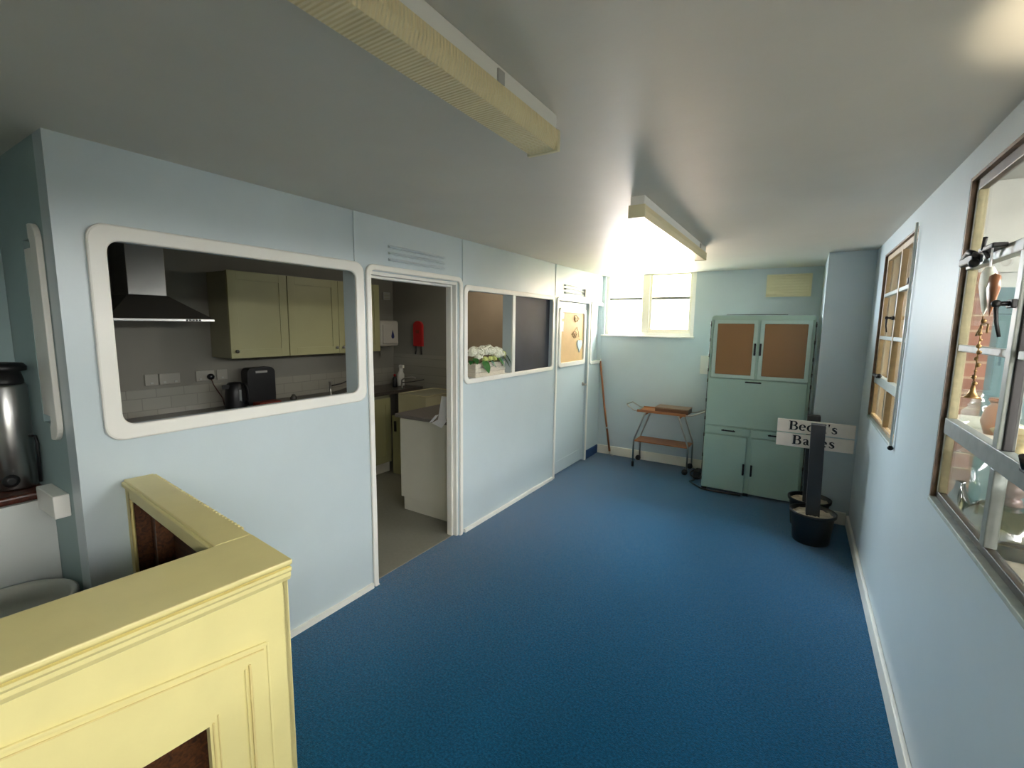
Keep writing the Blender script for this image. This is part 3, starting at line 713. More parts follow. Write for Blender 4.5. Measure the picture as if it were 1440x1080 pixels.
tag(MB().lathe([(0.0, 0.0), (0.03, 0.0), (0.035, 0.03), (0.02, 0.045), (0.012, 0.06), (0.0, 0.062)], (-4.22, 2.66, 0.956), 16).obj('dish_brush', 'steel_dark'),
    'small dark rounded item on the worktop between the black case and the upright tap', 'brush')
# towel dispenser
t = thing('towel_dispenser', 'white wall towel dispenser with a blue drop on its front', 'towel dispenser', (-4.448, 3.97, 1.45))
MB().box(0.0, 0.20, -0.15, 0.15, 0.0, 0.31, 0.03, 4).obj('body', 'kplate_light', t)
MB().box(0.195, 0.216, -0.12, 0.12, 0.03, 0.26, 0.01, 3).obj('cover', 'kplate_light', t)
drop = [(0.0, 0.20)] + [(0.024 * math.cos(a), 0.12 + 0.028 * math.sin(a)) for a in [0.3 - (PI + 0.6) * k / 14 for k in range(15)]]
b = MB(); b.prism([(p[0] + 0.03, p[1]) for p in drop], 'x', 0.2165, 0.218); b.obj('drop_emblem', 'blue_drop', t)
MB().box(0.02, 0.10, -0.04, 0.04, -0.012, 0.0).obj('outlet', 'grey_plastic', t)
MB().box(0.055, 0.058, -0.03, 0.03, -0.12, -0.01).obj('towel_end', 'kwall', t)
t = thing('extractor_grille', 'small square white grille high on the wall above the towel dispenser', 'vent', (-4.448, 4.10, 2.02))
MB().box(0.0, 0.02, -0.055, 0.055, 0.0, 0.09, 0.004).obj('frame', 'grey_plastic', t)
for k in range(4): MB().box(0.02, 0.023, -0.045, 0.045, 0.012 + k * 0.018, 0.020 + k * 0.018).obj('slat', 'kside', t)
# fire blanket
t = thing('fire_blanket', 'red round-topped pouch with two black pull tapes on the far kitchen wall', 'fire blanket', (-4.0, 4.219, 1.45))
b = MB(); b.prism([(-0.072, 0.0), (0.072, 0.0), (0.072, 0.25)] + [(0.072 * math.cos(a), 0.25 + 0.06 * math.sin(a)) for a in [PI * k / 10 for k in range(1, 10)]] + [(-0.072, 0.25)], 'y', -0.035, 0.0)
b.obj('pouch', 'red', t, bevel=0.008)
for sx in (-0.04, 0.045):
    b = MB(); b.tube([(sx, -0.018, 0.0), (sx + 0.004, -0.018, -0.05), (sx - 0.012 * (1 if sx < 0 else -0.6), -0.018, -0.10)], 0.008, 6); b.obj('pull_tape', 'black', t)
MB().box(-0.03, 0.03, -0.0365, -0.035, 0.16, 0.20).obj('label_patch', 'redbox', t)
# bottles
t = thing('spray_bottle', 'white spray bottle on the worktop below the towel dispenser', 'bottle', (-4.19, 4.08, 0.957))
MB().lathe([(0.0, 0.0), (0.042, 0.0), (0.044, 0.01), (0.044, 0.14), (0.02, 0.19), (0.018, 0.22)], seg=20).obj('body', 'white_plastic', t)
b = MB(); b.box(-0.02, 0.05, -0.015, 0.015, 0.22, 0.26, 0.006); b.tube([(0.03, 0, 0.22), (0.04, 0, 0.18)], 0.006); b.obj('spray_head', 'white_plastic', t)
t = thing('soap_bottle', 'small dark bottle with a red cap next to the white spray bottle', 'bottle', (-4.16, 3.95, 0.957))
MB().lathe([(0.0, 0.0), (0.028, 0.0), (0.03, 0.01), (0.028, 0.10), (0.012, 0.13)], seg=16).obj('body', 'black', t)
MB().lathe([(0.014, 0.13), (0.014, 0.155), (0.0, 0.158)], seg=12).obj('cap', 'red', t)

# ------------------------------------------------------------------ planter of hydrangeas
t = thing('flower_planter', 'whitewashed wooden planter box of white hydrangeas on the window sill', 'planter', (-2.36, 3.30, 1.283))
b = MB(); w, l, h, tk = 0.075, 0.225, 0.115, 0.012
for k in range(3):
    z0 = k * 0.0385
    b.box(w - tk, w, -l, l, z0, z0 + 0.037, 0.002); b.box(-w, -w + tk, -l, l, z0, z0 + 0.037, 0.002)
    b.box(-w + tk, w - tk, -l, -l + tk, z0, z0 + 0.037, 0.002); b.box(-w + tk, w - tk, l - tk, l, z0, z0 + 0.037, 0.002)
b.box(-w + tk, w - tk, -l + tk, l - tk, 0.0, 0.09)
b.obj('planter_box', 'limed', t)
def leafmesh(b, base, direction, L, W, droop=0.5):
    d = Vector(direction).normalized(); s = d.cross(Vector((0, 0, 1))); s = s.normalized() if s.length > 1e-3 else Vector((1, 0, 0))
    n = 6; rows = []
    for i in range(n + 1):
        tt = i / n
        wv = W * math.sin(PI * min(1, tt * 0.9 + 0.08)) ** 0.8 * (1 - 0.25 * tt)
        if i == n: wv = 0.001
        p = Vector(base) + d * L * tt + Vector((0, 0, -droop * L * tt * tt))
        rows.append([b.bm.verts.new(p - s * wv + Vector((0, 0, 0.15 * wv))), b.bm.verts.new(p), b.bm.verts.new(p + s * wv + Vector((0, 0, 0.15 * wv)))])
    for A, B in zip(rows, rows[1:]):
        for k in (0, 1):
            f = b.bm.faces.new((A[k], A[k + 1], B[k + 1], B[k])); f.smooth = True
def head(c, r, mtl):
    b = MB(); rnd = random
    b.ball((c[0], c[1], c[2]), r * 0.72, 10, (1, 1, 0.8))
    for i in range(70):
        u = rnd.random() * 2 * PI; v = rnd.uniform(-0.45, 1.0)
        nrm = Vector((math.cos(u) * math.sqrt(max(0, 1 - v * v)), math.sin(u) * math.sqrt(max(0, 1 - v * v)), v))
        p = Vector(c) + Vector((nrm.x, nrm.y, nrm.z * 0.8)) * r * rnd.uniform(0.9, 1.05)
        a = nrm.orthogonal().normalized(); bb = nrm.cross(a); rot = rnd.random() * PI
        for q in range(4):
            an = rot + q * PI / 2; e = a * math.cos(an) + bb * math.sin(an); f_ = a * -math.sin(an) + bb * math.cos(an); s = r * 0.24
            vs = [b.bm.verts.new(p), b.bm.verts.new(p + e * s * 0.6 + f_ * s * 0.45 + nrm * s * 0.25), b.bm.verts.new(p + e * s * 1.1 + nrm * s * 0.2), b.bm.verts.new(p + e * s * 0.6 - f_ * s * 0.45 + nrm * s * 0.25)]
            b.bm.faces.new(vs)
    return b.obj('flower_head', mtl, t)
for (x, y, z, r) in [(0.02, -0.20, 0.20, 0.05), (0.03, -0.12, 0.205, 0.05), (0.03, -0.03, 0.21, 0.055), (0.035, 0.06, 0.205, 0.05), (0.04, 0.14, 0.20, 0.055), (-0.04, -0.09, 0.215, 0.045), (-0.03, 0.02, 0.22, 0.045), (-0.03, 0.11, 0.225, 0.045), (0.02, 0.19, 0.20, 0.045), (0.065, -0.17, 0.17, 0.035), (0.07, 0.09, 0.172, 0.036), (0.06, 0.185, 0.175, 0.034)]:
    head((x, y, z), r, 'petal')
for (x, y, z, r) in [(0.07, -0.08, 0.145, 0.03), (0.075, -0.01, 0.145, 0.028), (0.075, 0.05, 0.145, 0.026), (0.03, 0.25, 0.175, 0.035)]:
    head((x, y, z), r, 'petal_green')
b = MB()
for i in range(60):
    y = random.uniform(-0.23, 0.24); leafmesh(b, (random.uniform(-0.05, 0.05), y, random.uniform(0.105, 0.15)), (random.uniform(0.2, 1), random.uniform(-0.6, 0.6), random.uniform(0.1, 0.6)), 0.06, 0.016, 0.4)
b.obj('foliage', 'foliage', t)
def leaf(base, d, L, W, dr, mtl):
    b = MB(); leafmesh(b, base, d, L, W, dr); return b.obj('leaf', mtl, t)
leaf((0.075, -0.10, 0.14), (0.55, -0.05, -1.0), 0.115, 0.052, 0.1, 'leaf'); leaf((0.06, -0.22, 0.16), (0.6, -0.4, -0.1), 0.07, 0.03, 0.5, 'leaf')
leaf((0.06, 0.17, 0.16), (0.5, 0.15, -0.9), 0.10, 0.03, 0.3, 'leaf_blue'); leaf((0.05, 0.22, 0.16), (0.4, 0.5, -0.6), 0.10, 0.03, 0.4, 'leaf_blue')
leaf((0.06, 0.26, 0.17), (0.4, 0.4, -0.6), 0.08, 0.028, 0.4, 'leaf'); leaf((0.065, 0.12, 0.15), (0.7, 0.1, -0.4), 0.07, 0.025, 0.5, 'leaf')
leaf((0.06, 0.02, 0.13), (0.8, 0.1, -0.5), 0.06, 0.022, 0.5, 'leaf_blue'); leaf((0.05, -0.24, 0.14), (0.4, -0.8, 0.1), 0.07, 0.028, 0.5, 'leaf')

# ------------------------------------------------------------------ decorations on the door board
XB = XL - 0.0135
t = thing('heart_ornament', 'pale blue wooden heart hanging on the tan board of the closed door', 'ornament', (XB, 5.16, 1.41))
hp = []
for k in range(28):
    a = 2 * PI * k / 28
    hp.append((0.068 * (math.sin(a) ** 3), 0.085 + 0.0052 * (13 * math.cos(a) - 5 * math.cos(2 * a) - 2 * math.cos(3 * a) - math.cos(4 * a))))
b = MB(); b.prism(hp, 'x', 0.0, 0.014); b.obj('heart', 'heart', t, bevel=0.002)
b = MB(); b.tube([(0.005, 0.0, 0.12), (0.004, -0.005, 0.16)], 0.0025, 6); b.obj('string', 'twig', t)
t = thing('twig_wreath', 'wiry brown twig word and loops fixed above the heart on the tan board', 'wreath', (XB, 5.02, 1.59))
b = MB()
def loopy(cy, cz, r, turns, n=26, dy=0.0):
    return [(0.008 + 0.004 * math.sin(5 * a), cy + dy * k / n + r * math.cos(a) * (1 + 0.2 * math.sin(3 * a)), cz + r * 0.8 * math.sin(a)) for k in range(n + 1) for a in [2 * PI * turns * k / n]]
b.tube(loopy(0.02, 0.22, 0.05, 1.8), 0.0035, 6); b.tube(loopy(-0.02, 0.21, 0.03, 1.2, dy=0.1), 0.003, 6)
b.obj('upper_loops', 'twig', t)
b = MB(); b.tube([(0.008, -0.09, 0.03), (0.008, -0.02, 0.07), (0.008, 0.06, 0.12), (0.01, 0.10, 0.06), (0.008, 0.12, 0.0)], 0.0035, 6)
b.tube(loopy(0.0, 0.03, 0.05, 2.0), 0.003, 6); b.tube(loopy(-0.04, 0.02, 0.035, 1.6, dy=0.06), 0.003, 6)
b.obj('lower_loops', 'twig', t)
tag(MB().box(XB, XB + 0.002, 4.655, 4.735, 1.80, 1.87).obj('paper_label', 'paper'), 'upper small white paper label in the corner of the tan door board', 'label')
tag(MB().box(XB, XB + 0.002, 4.655, 4.725, 1.66, 1.775).obj('paper_label', 'paper'), 'lower, taller white paper label at the left edge of the tan door board', 'label')

# ------------------------------------------------------------------ window pole
t = thing('window_pole', 'long thin varnished wooden pole leaning in the far left corner', 'pole', (-2.06, 5.79, 0.0))
MB().tube([(0, 0, 0.06), (-0.10, 0.01, 0.65), (-0.19, 0.03, 1.262)], 0.014, 10, r1=0.013).obj('shaft', 'pole_wood', t)
MB().tube([(-0.052, 0.005, 0.36), (-0.056, 0.005, 0.385)], 0.017, 10).obj('band', 'chrome', t)
b = MB(); b.tube([(0.0, 0, 0.07), (0.006, -0.002, 0.03), (0.012, -0.01, 0.008), (0.03, -0.02, 0.005), (0.05, -0.01, 0.006), (0.05, 0.01, 0.006), (0.035, 0.015, 0.006)], 0.004, 6); b.obj('hook', 'chrome', t)

# ------------------------------------------------------------------ trolley
ty0, ty1 = 5.50, 5.80
t = thing('tea_trolley', 'two-tier tea trolley with wooden trays and chrome frame by the far wall', 'trolley', (-1.33, 5.65, 0.0))
D = 0.15
b = MB()
b.box(-0.30, 0.27, -D, D, 0.692, 0.704, 0.002)
b.obj('top_tray', 'teak', t)
b = MB(); b.box(-0.30, 0.27, -D, -D + 0.012, 0.704, 0.722, 0.003); b.box(-0.30, 0.27, D - 0.012, D, 0.704, 0.722, 0.003); b.obj('tray_lip', 'teak', t)
b = MB(); b.box(-0.325, 0.315, -D + 0.01, D - 0.01, 0.315, 0.33, 0.003); b.obj('lower_shelf', 'teak', t)
for sx in (-1, 1):
    ox = -0.325 if sx < 0 else 0.315
    for sy in (-1, 1):
        y = sy * (D - 0.004)
        b = MB(); b.tube([(ox, y, 0.055), (ox, y, 0.33), (ox - sx * 0.01, y, 0.365), (ox - sx * 0.115, y, 0.66), (ox - sx * 0.13, y, 0.69)], 0.010, 10)
        lg = b.obj('leg', 'chrome', t)
        b = MB()
        if (sx, sy) == (-1, -1): b.lathe([(0.011, 0.0), (0.016, 0.0), (0.016, 0.055), (0.011, 0.065)], (ox, y, 0.0), 12)
        else:
            b.lathe([(0.0, -0.011), (0.032, -0.011), (0.034, 0.0), (0.032, 0.011), (0.0, 0.011)], (ox - 0.02, y, 0.034), 20, 'y'); b.box(ox - 0.014, ox + 0.008, y - 0.016, y + 0.016, 0.052, 0.07, 0.003)
        b.obj('castor', 'black', lg)
    b = MB(); ex = -0.295 if sx < 0 else 0.265; q = 1.0 if sx < 0 else 1.35
    b.tube([(ex, -D + 0.01, 0.70), (ex + sx * 0.05 * q, -D + 0.01, 0.708), (ex + sx * 0.13 * q, -D + 0.025, 0.755), (ex + sx * 0.145 * q, -D + 0.04, 0.765), (ex + sx * 0.145 * q, D - 0.04, 0.765), (ex + sx * 0.13 * q, D - 0.025, 0.755), (ex + sx * 0.05 * q, D - 0.01, 0.708), (ex, D - 0.01, 0.70)], 0.008, 10)
    b.obj('handle', 'chrome', t)
    b = MB(); b.tube([(ox - sx * 0.118, -D + 0.004, 0.665), (ox - sx * 0.118, D - 0.004, 0.665)], 0.012, 10); b.obj('cross_bar', 'teak', t)
t = thing('wooden_box', 'flat brown wooden box on top of the tea trolley', 'box', (-1.235, 5.655, 0.705))
MB().box(-0.19, 0.19, -0.115, 0.115, 0.0, 0.05, 0.003).obj('body', 'box_wood', t)
MB().box(-0.193, 0.193, -0.118, 0.118, 0.0505, 0.064, 0.003).obj('lid', 'box_lid', t)
# tangle of cable
t = thing('cable_tangle', 'tangled heap of black cable on the carpet between trolley and green cabinet', 'cable', (-0.895, 5.52, 0.0))
b = MB(); pts = []
for k in range(150):
    a = k * 0.35; r = 0.045 + 0.03 * math.sin(k * 0.13) + 0.015 * math.sin(k * 0.41)
    pts.append((r * 0.85 * math.cos(a), r * 1.7 * math.sin(a) + 0.02 * math.sin(k * 0.07), 0.01 + 0.045 * (0.5 + 0.5 * math.sin(k * 0.23)) * (1 if k > 12 else 0)))
b.tube(pts, 0.008, 6); b.obj('coil', 'black', t)
MB().box(-0.03, 0.035, -0.09, 0.09, 0.0, 0.085, 0.01).obj('adaptor', 'black', t)
b = MB(); b.tube([(-0.90, 5.36, 0.010), (-0.93, 5.28, 0.010), (-0.86, 5.19, 0.010), (-0.78, 5.108, 0.010), (-0.68, 5.095, 0.010), (-0.55, 5.10, 0.010), (-0.40, 5.105, 0.010)], 0.009, 8)
tag(b.obj('power_lead', 'black'), 'black lead lying on the carpet along the foot of the green cabinet', 'cable')

# ------------------------------------------------------------------ wall fittings, far wall
t = thing('wall_vent', 'cream rectangular wall vent high up above the green cabinet', 'vent', (-0.155, YF, 2.066))
MB().frame('y', -0.21, 0.21, 0.0, 0.24, 0.016, 0.006, -0.022, 0.0, ri=0.004).obj('frame', 'vent_cream', t)
MB().box(-0.196, 0.196, -0.012, -0.002, 0.014, 0.228).obj('cover', 'vent_cream', t)
for k in range(7): MB().box(-0.194, 0.194, -0.017, -0.012, 0.02 + k * 0.0295, 0.044 + k * 0.0295, 0.001).obj('slat', 'vent_cream', t)
t = thing('switch_plate', 'tall white switch plate on the wall left of the green cabinet', 'switch', (-0.95, YF, 1.172))
MB().box(-0.048, 0.048, -0.012, 0.0, 0.0, 0.22, 0.004).obj('plate', 'white_plastic', t)
for z in (0.05, 0.145): MB().box(-0.014, 0.014, -0.016, -0.012, z, z + 0.03, 0.002).obj('rocker', 'white_plastic', t)

# ------------------------------------------------------------------ green kitchen cabinet (larder)
cx = -0.34
t = thing('larder_cabinet', 'tall mint green kitchen larder with two brown glass doors and drop flap', 'cabinet', (cx, 5.15, 0.0))
W = 0.452
b = MB(); r = 0.035
poly = [(-W, 0.012), (W, 0.012), (W, 1.85 - r)] + [(W - r + r * math.cos(a), 1.85 - r + r * math.sin(a)) for a in [PI / 2 * k / 6 for k in range(1, 7)]] + [(-W + r + r * math.cos(a), 1.85 - r + r * math.sin(a)) for a in [PI / 2 + PI / 2 * k / 6 for k in range(0, 7)]]
# hollow behind the glass doors: sides, back, top and lower block
b.prism([p for p in poly if True], 'y', 0.40, 0.42)
b.box(-W, -W + 0.02, 0.0, 0.40, 1.21, 1.81); b.box(W - 0.02, W, 0.0, 0.40, 1.21, 1.81)
b.box(-W, W, 0.0, 0.40, 0.03, 1.212, 0.003)
top = [(-W, 1.80), (W, 1.80)] + poly[2:]
b.prism(top, 'y', 0.0, 0.40)
b.box(-0.045, 0.02, 0.0, 0.03, 1.212, 1.80)
b.obj('carcass', 'mint', t)
for x0, x1 in ((-0.386, -0.06), (0.037, 0.393)): MB().box(x0, x1, -0.0065, 0.38, 1.50, 1.53, 0.002).obj('inner_shelf', 'trim', t)
MB().box(-W + 0.02, W - 0.02, 0.385, 0.399, 1.213, 1.80).obj('inner_back', 'hardboard', t)
def hbar(name, parent, x0, x1, z0, z1):
    b = MB(); b.box(x0, x1, -0.044, -0.034, z0, z1, 0.004)
    if x1 - x0 > z1 - z0: b.box(x0 + 0.012, x0 + 0.022, -0.035, -0.019, z0, z1); b.box(x1 - 0.022, x1 - 0.012, -0.035, -0.019, z0, z1)
    else: b.box(x0, x1, -0.035, -0.019, z0 + 0.012, z0 + 0.022); b.box(x0, x1, -0.035, -0.019, z1 - 0.022, z1 - 0.012)
    return b.obj(name, 'iron', parent)
for (x0, x1, hx) in ((-0.425, -0.022, -0.036), (-0.004 + 0.004, 0.43, 0.012)):
    b = MB(); b.frame('y', x0, x1, 1.216, 1.803, 0.036, 0.012, -0.02, -0.001, ri=0.006); d = b.obj('glass_door', 'mint_light', t, bevel=0.004)
    MB().box(x0 + 0.034, x1 - 0.034, -0.012, -0.008, 1.25, 1.769).obj('pane', 'brown_glass', d)
    hbar('handle', d, hx - 0.009, hx + 0.009, 1.455, 1.575)
b = MB(); b.box(-0.445, 0.43, -0.019, -0.001, 0.716, 1.207, 0.006); d = b.obj('drop_flap', 'mint', t); hbar('handle', d, -0.10, 0.045, 1.178, 1.192)
for x0, x1, h0, h1 in ((-0.445, -0.022, -0.285, -0.155), (-0.012, 0.43, 0.14, 0.28)):
    b = MB(); b.box(x0, x1, -0.019, -0.001, 0.628, 0.704, 0.005); d = b.obj('drawer', 'mint', t); hbar('handle', d, h0, h1, 0.664, 0.678)
for x0, x1, hx in ((-0.445, -0.042, -0.056), (-0.002, 0.43, 0.016)):
    b = MB(); b.box(x0, x1, -0.019, -0.001, 0.03, 0.615, 0.006); d = b.obj('door', 'mint', t); hbar('handle', d, hx - 0.009, hx + 0.009, 0.225, 0.345)
for sx in (-1, 1):
    b = MB(); b.tube([(sx * (W + 0.003), -0.006, 0.05), (sx * (W + 0.003), -0.006, 1.79)], 0.0035, 6)
    for z in (0.10, 0.36, 0.58, 0.76, 0.95, 1.16, 1.27, 1.42, 1.58, 1.74): b.tube([(sx * (W + 0.003), -0.008, z), (sx * (W + 0.003), -0.008, z + 0.035)], 0.0065, 8)
    b.obj('piano_hinge', 'steel_dark', t)
for (x, y) in ((-0.42, 0.03), (-0.02, 0.03), (0.40, 0.03), (-0.42, 0.38), (0.40, 0.38)):
    MB().box(x - 0.025, x + 0.025, y - 0.04, y + 0.02, 0.0, 0.03).obj('foot', 'black', t)
b = MB(); b.tube([(-0.32 + cx + 0.34, 0.02, 1.856), (-0.1, 0.03, 1.858), (0.05, 0.02, 1.86), (0.22, 0.03, 1.857)], 0.003, 6); b.obj('top_wire', 'black', t)

# ------------------------------------------------------------------ buckets with posts and the sign
def stroke(b, pts, y, w0=None):
    """pts: list of (x,z,width); ribbon polygon extruded"""
    L, R = [], []
    n = len(pts)
    for i, (x, z, w) in enumerate(pts):
        p = Vector((x, z)); q0 = Vector(pts[max(0, i - 1)][:2]); q1 = Vector(pts[min(n - 1, i + 1)][:2]); d = (q1 - q0).normalized(); nn = Vector((-d.y, d.x)) * w / 2
        L.append(p + nn); R.append(p - nn)
    for i in range(n - 1):
        quad = [L[i], L[i + 1], R[i + 1], R[i]]
        A = [b.bm.verts.new((v.x, y, v.y)) for v in quad]; B = [b.bm.verts.new((v.x, y - 0.0015, v.y)) for v in quad]
        b.bm.faces.new(B)
        for k in range(4): b.bm.faces.new((A[k], A[(k + 1) % 4], B[(k + 1) % 4], B[k]))
def arcw(cx, cz, rx, rz, a0, a1, thick, thin, n=14):
    out = []
    for k in range(n + 1):
        a = math.radians(a0 + (a1 - a0) * k / n)
        out.append((cx + rx * math.cos(a), cz + rz * math.sin(a), thin + (thick - thin) * abs(math.cos(a)) ** 1.3))
    return out
def glyph(b, ch, x, z, s, y):
    """bold serif letter, cap height 1, scaled by s; returns advance"""
    T, t_ = 0.17, 0.06
    def st(p): stroke(b, [(x + a * s * 1.3, z + c * s * 1.08 - 0.002, w * s * 1.28) for a, c, w in p], y)
    def bar(x0, x1, z0, z1): st([((x0), (z0 + z1) / 2, z1 - z0), ((x1), (z0 + z1) / 2, z1 - z0)])
    if ch == 'B':
        st([(0.19, 0, T + 0.02), (0.19, 1, T + 0.02)]); bar(0.02, 0.42, 0, t_); bar(0.02, 0.42, 1 - t_, 1); bar(0.2, 0.42, 0.48, 0.54)
        st(arcw(0.40, 0.755, 0.20, 0.215, 90, -90, T, t_)); st(arcw(0.42, 0.27, 0.24, 0.24, 90, -90, T, t_)); return 0.82
    if ch == 'e':
        st(arcw(0.30, 0.34, 0.205, 0.31, 20, 320, T, t_, 20)); bar(0.12, 0.54, 0.36, 0.36 + t_); st([(0.50, 0.38, 0.13), (0.47, 0.52, 0.10)]); return 0.64
    if ch == 'c':
        st(arcw(0.31, 0.34, 0.215, 0.31, 50, 318, T, t_, 20)); st([(0.46, 0.53, 0.15), (0.47, 0.43, 0.13)]); return 0.62
    if ch == 'i':
        st([(0.19, 0, T), (0.19, 0.68, T)]); bar(0.04, 0.34, 0, t_); bar(0.05, 0.2, 0.68 - t_, 0.68); st(arcw(0.19, 0.88, 0.05, 0.05, 0, 360, 0.1, 0.1)); return 0.40
    if ch == "'":
        st([(0.10, 1.0, 0.15), (0.10, 0.68, 0.05)]); return 0.24
    if ch == 's':
        st([(0.46, 0.52, 0.08), (0.40, 0.62, 0.07), (0.28, 0.65, 0.09), (0.17, 0.58, 0.14), (0.17, 0.47, 0.16), (0.30, 0.36, 0.17), (0.43, 0.25, 0.17), (0.44, 0.12, 0.14), (0.33, 0.035, 0.08), (0.19, 0.05, 0.07), (0.10, 0.17, 0.08)]); return 0.56
    if ch == 'a':
        st([(0.10, 0.52, 0.11), (0.18, 0.62, 0.08), (0.30, 0.65, 0.08), (0.40, 0.58, 0.13), (0.42, 0.44, T), (0.42, 0.12, T), (0.48, 0.04, 0.08), (0.57, 0.06, 0.05)])
        st([(0.42, 0.40, 0.07), (0.26, 0.34, 0.09), (0.16, 0.22, 0.14), (0.18, 0.09, 0.13), (0.28, 0.035, 0.08), (0.40, 0.10, 0.06)]); return 0.66
    if ch == 'k':
        st([(0.17, 0, T), (0.17, 1.02, T)]); bar(0.02, 0.34, 0, t_); bar(0.03, 0.2, 1.02 - t_, 1.02)
        st([(0.22, 0.28, 0.06), (0.50, 0.62, 0.06)]); bar(0.38, 0.62, 0.68 - t_, 0.68); st([(0.30, 0.40, T), (0.54, 0.04, T)]); bar(0.38, 0.70, 0, t_); return 0.74
    return 0.3
def bucket_post(x, y, lean, label, pz):
    t = thing('bucket_post', label, 'post', (x, y, 0.0), 0, 'sign posts set in buckets')
    R0, R1, h = 0.127, 0.156, 0.255
    b = MB(); b.lathe([(0.0, 0.0), (R0, 0.0), (R0 + 0.004, 0.01), (R1 - 0.006, h - 0.035), (R1 - 0.006, h - 0.03), (R1 + 0.008, h - 0.025), (R1 + 0.010, h - 0.002), (R1 + 0.004, h), (R1 - 0.006, h - 0.004), (R1 - 0.012, h - 0.05)], seg=36); b.obj('bucket', 'bucket', t)
    b = MB(); seg = 30; cen = b.bm.verts.new((0, 0, h - 0.03)); prev = None
    rings = [[b.bm.verts.new((rr * math.cos(2 * PI * k / seg), rr * math.sin(2 * PI * k / seg), h - 0.034 + random.uniform(-0.004, 0.010))) for k in range(seg)] for rr in (0.05, 0.09, 0.12, R1 - 0.014)]
    for k in range(seg):
        b.bm.faces.new((cen, rings[0][k], rings[0][(k + 1) % seg]))
        for A, B in zip(rings, rings[1:]): b.bm.faces.new((A[k], B[k], B[(k + 1) % seg], A[(k + 1) % seg]))
    b.obj('cement', 'cement', t)
    b = MB(); b.box(-0.048, 0.048, -0.048, 0.048, 0.0, pz - 0.10, 0.004)
    for v in b.bm.verts: v.co = Vector((v.co.x + lean * v.co.z, v.co.y, v.co.z + 0.12))
    b.obj('post', 'post', t)
    return t
bucket_post(0.195, 4.345, -0.025, 'front black bucket with a dark grey wooden post set in cement', 0.95)
RP = bucket_post(0.175, 4.68, -0.03, 'rear black bucket whose post carries the white name sign', 0.965)
for z0, txt, off in ((0.123, "Becci's", -0.192), (0.0, 'Bakes', -0.158)):
    b = MB(); b.box(-0.278, 0.278, -0.008, 0.006, z0, z0 + 0.115, 0.004); bo = b.obj('sign_board', 'sign', RP); bo.location = (-0.012, -0.065, 0.705)
    b = MB(); x = off
    for ch in txt:
        x += glyph(b, ch, x, z0 + 0.028, 0.072, -0.0085) * 0.072 * 1.25
    b.obj('lettering', 'ink', bo)
b = MB(); b.box(-0.03, 0.03, 0.006, 0.017, 0.03, 0.21); b.obj('bracket', 'iron', RP).location = (-0.009, -0.065, 0.705)

# ------------------------------------------------------------------ outside the right-hand windows
struct(MB().box(XR + 0.1, 6.0, -6, 7.5, -0.06, -0.001).obj('ground_yard', 'yard_floor'))
struct(MB().box(XR + 0.046, 0.76, 3.05, 3.18, 0.0, 2.0).obj('wall_pier', 'brick'))
struct(MB().box(0.76, 2.6, 3.08, 3.18, 0.0, 1.93).obj('wall_yard', 'yard_teal'))
struct(MB().box(0.62, 2.6, 2.75, 3.2, 2.42, 2.46).obj('trim_5', 'yard_grey'))
struct(MB().box(0.602, 2.6, 3.09, 3.14, 2.001, 2.42).obj('wall_yard_upper', 'yard_grey'))
struct(MB().box(0.60, 2.4, 5.3, 5.4, 0.0, 2.6).obj('wall_yard_far', 'yard_grey'))
b = MB()
for x in (0.64, 0.72, 0.80): b.box(x, x + 0.03, 5.2, 5.295, 0.0, 2.5)
struct(b.obj('trim_6', 'sash_brown'))
struct(MB().box(2.9, 3.0, -6, 5.3, 0.0, 2.25).obj('wall_sky_blocker', 'yard_dark'))  # unseen wall added to block low sky light from the partition
struct(MB().box(XR + 0.046, 1.85, -5, 5.3, 2.47, 2.5).obj('roof_sky_blocker', 'yard_grey'))  # yard roof added and sized to block steep sky light off the floor
# ledges outside
tag(MB().box(0.56, 0.86, 0.95, 3.04, 1.29, 1.318, 0.004).obj('outer_shelf', 'limed'), 'pale wooden shelf outside the near right window at transom height', 'shelf')
t = thing('outer_bench', 'weathered board bench outside the near right window below the shelf', 'bench', (0.77, 1.99, 0.0))
MB().box(-0.21, 0.18, -1.04, 1.05, 0.845, 0.88, 0.004).obj('top', 'bench', t)
for sx in (-0.18, 0.16):
    for sy in (-1.0, 1.0): MB().box(sx - 0.018, sx + 0.018, sy - 0.018, sy + 0.018, 0.0, 0.845, 0.003).obj('leg', 'bench', t)
def jar(name, x, y, z, prof, m, label, cat, extra=None):
    t = thing(name, label, cat, (x, y, z))
    MB().lathe(prof, seg=24).obj('body', m, t)
    if extra: extra(t)
    return t
ZS, ZB = 1.3185, 0.8805
jar('glass_jar', 0.655, 2.66, ZS, [(0.0, 0.0), (0.045, 0.0), (0.052, 0.02), (0.05, 0.07), (0.03, 0.09), (0.034, 0.10)], 'jar_glass', 'small clear glass jar on the outer shelf next to the brown pot', 'jar',
    lambda t: MB().lathe([(0.0, 0.102), (0.028, 0.102), (0.022, 0.12), (0.012, 0.13), (0.016, 0.145), (0.0, 0.152)], seg=16).obj('stopper', 'jar_glass', t))
jar('brown_pot', 0.69, 2.53, ZS, [(0.0, 0.0), (0.04, 0.0), (0.055, 0.05), (0.045, 0.10), (0.03, 0.12), (0.036, 0.13)], 'copper', 'round brown glazed pot on the outer shelf behind the window bar', 'pot',
    lambda t: MB().lathe([(0.036, 0.131), (0.04, 0.135), (0.036, 0.145)], seg=20).obj('rim', 'copper', t))
jar('pedestal_dish', 0.645, 2.16, ZS, [(0.0, 0.0), (0.04, 0.0), (0.012, 0.015), (0.012, 0.035), (0.06, 0.055), (0.075, 0.075), (0.07, 0.078), (0.0, 0.06)], 'tan', 'straw-coloured dish on a foot on the outer shelf', 'dish')
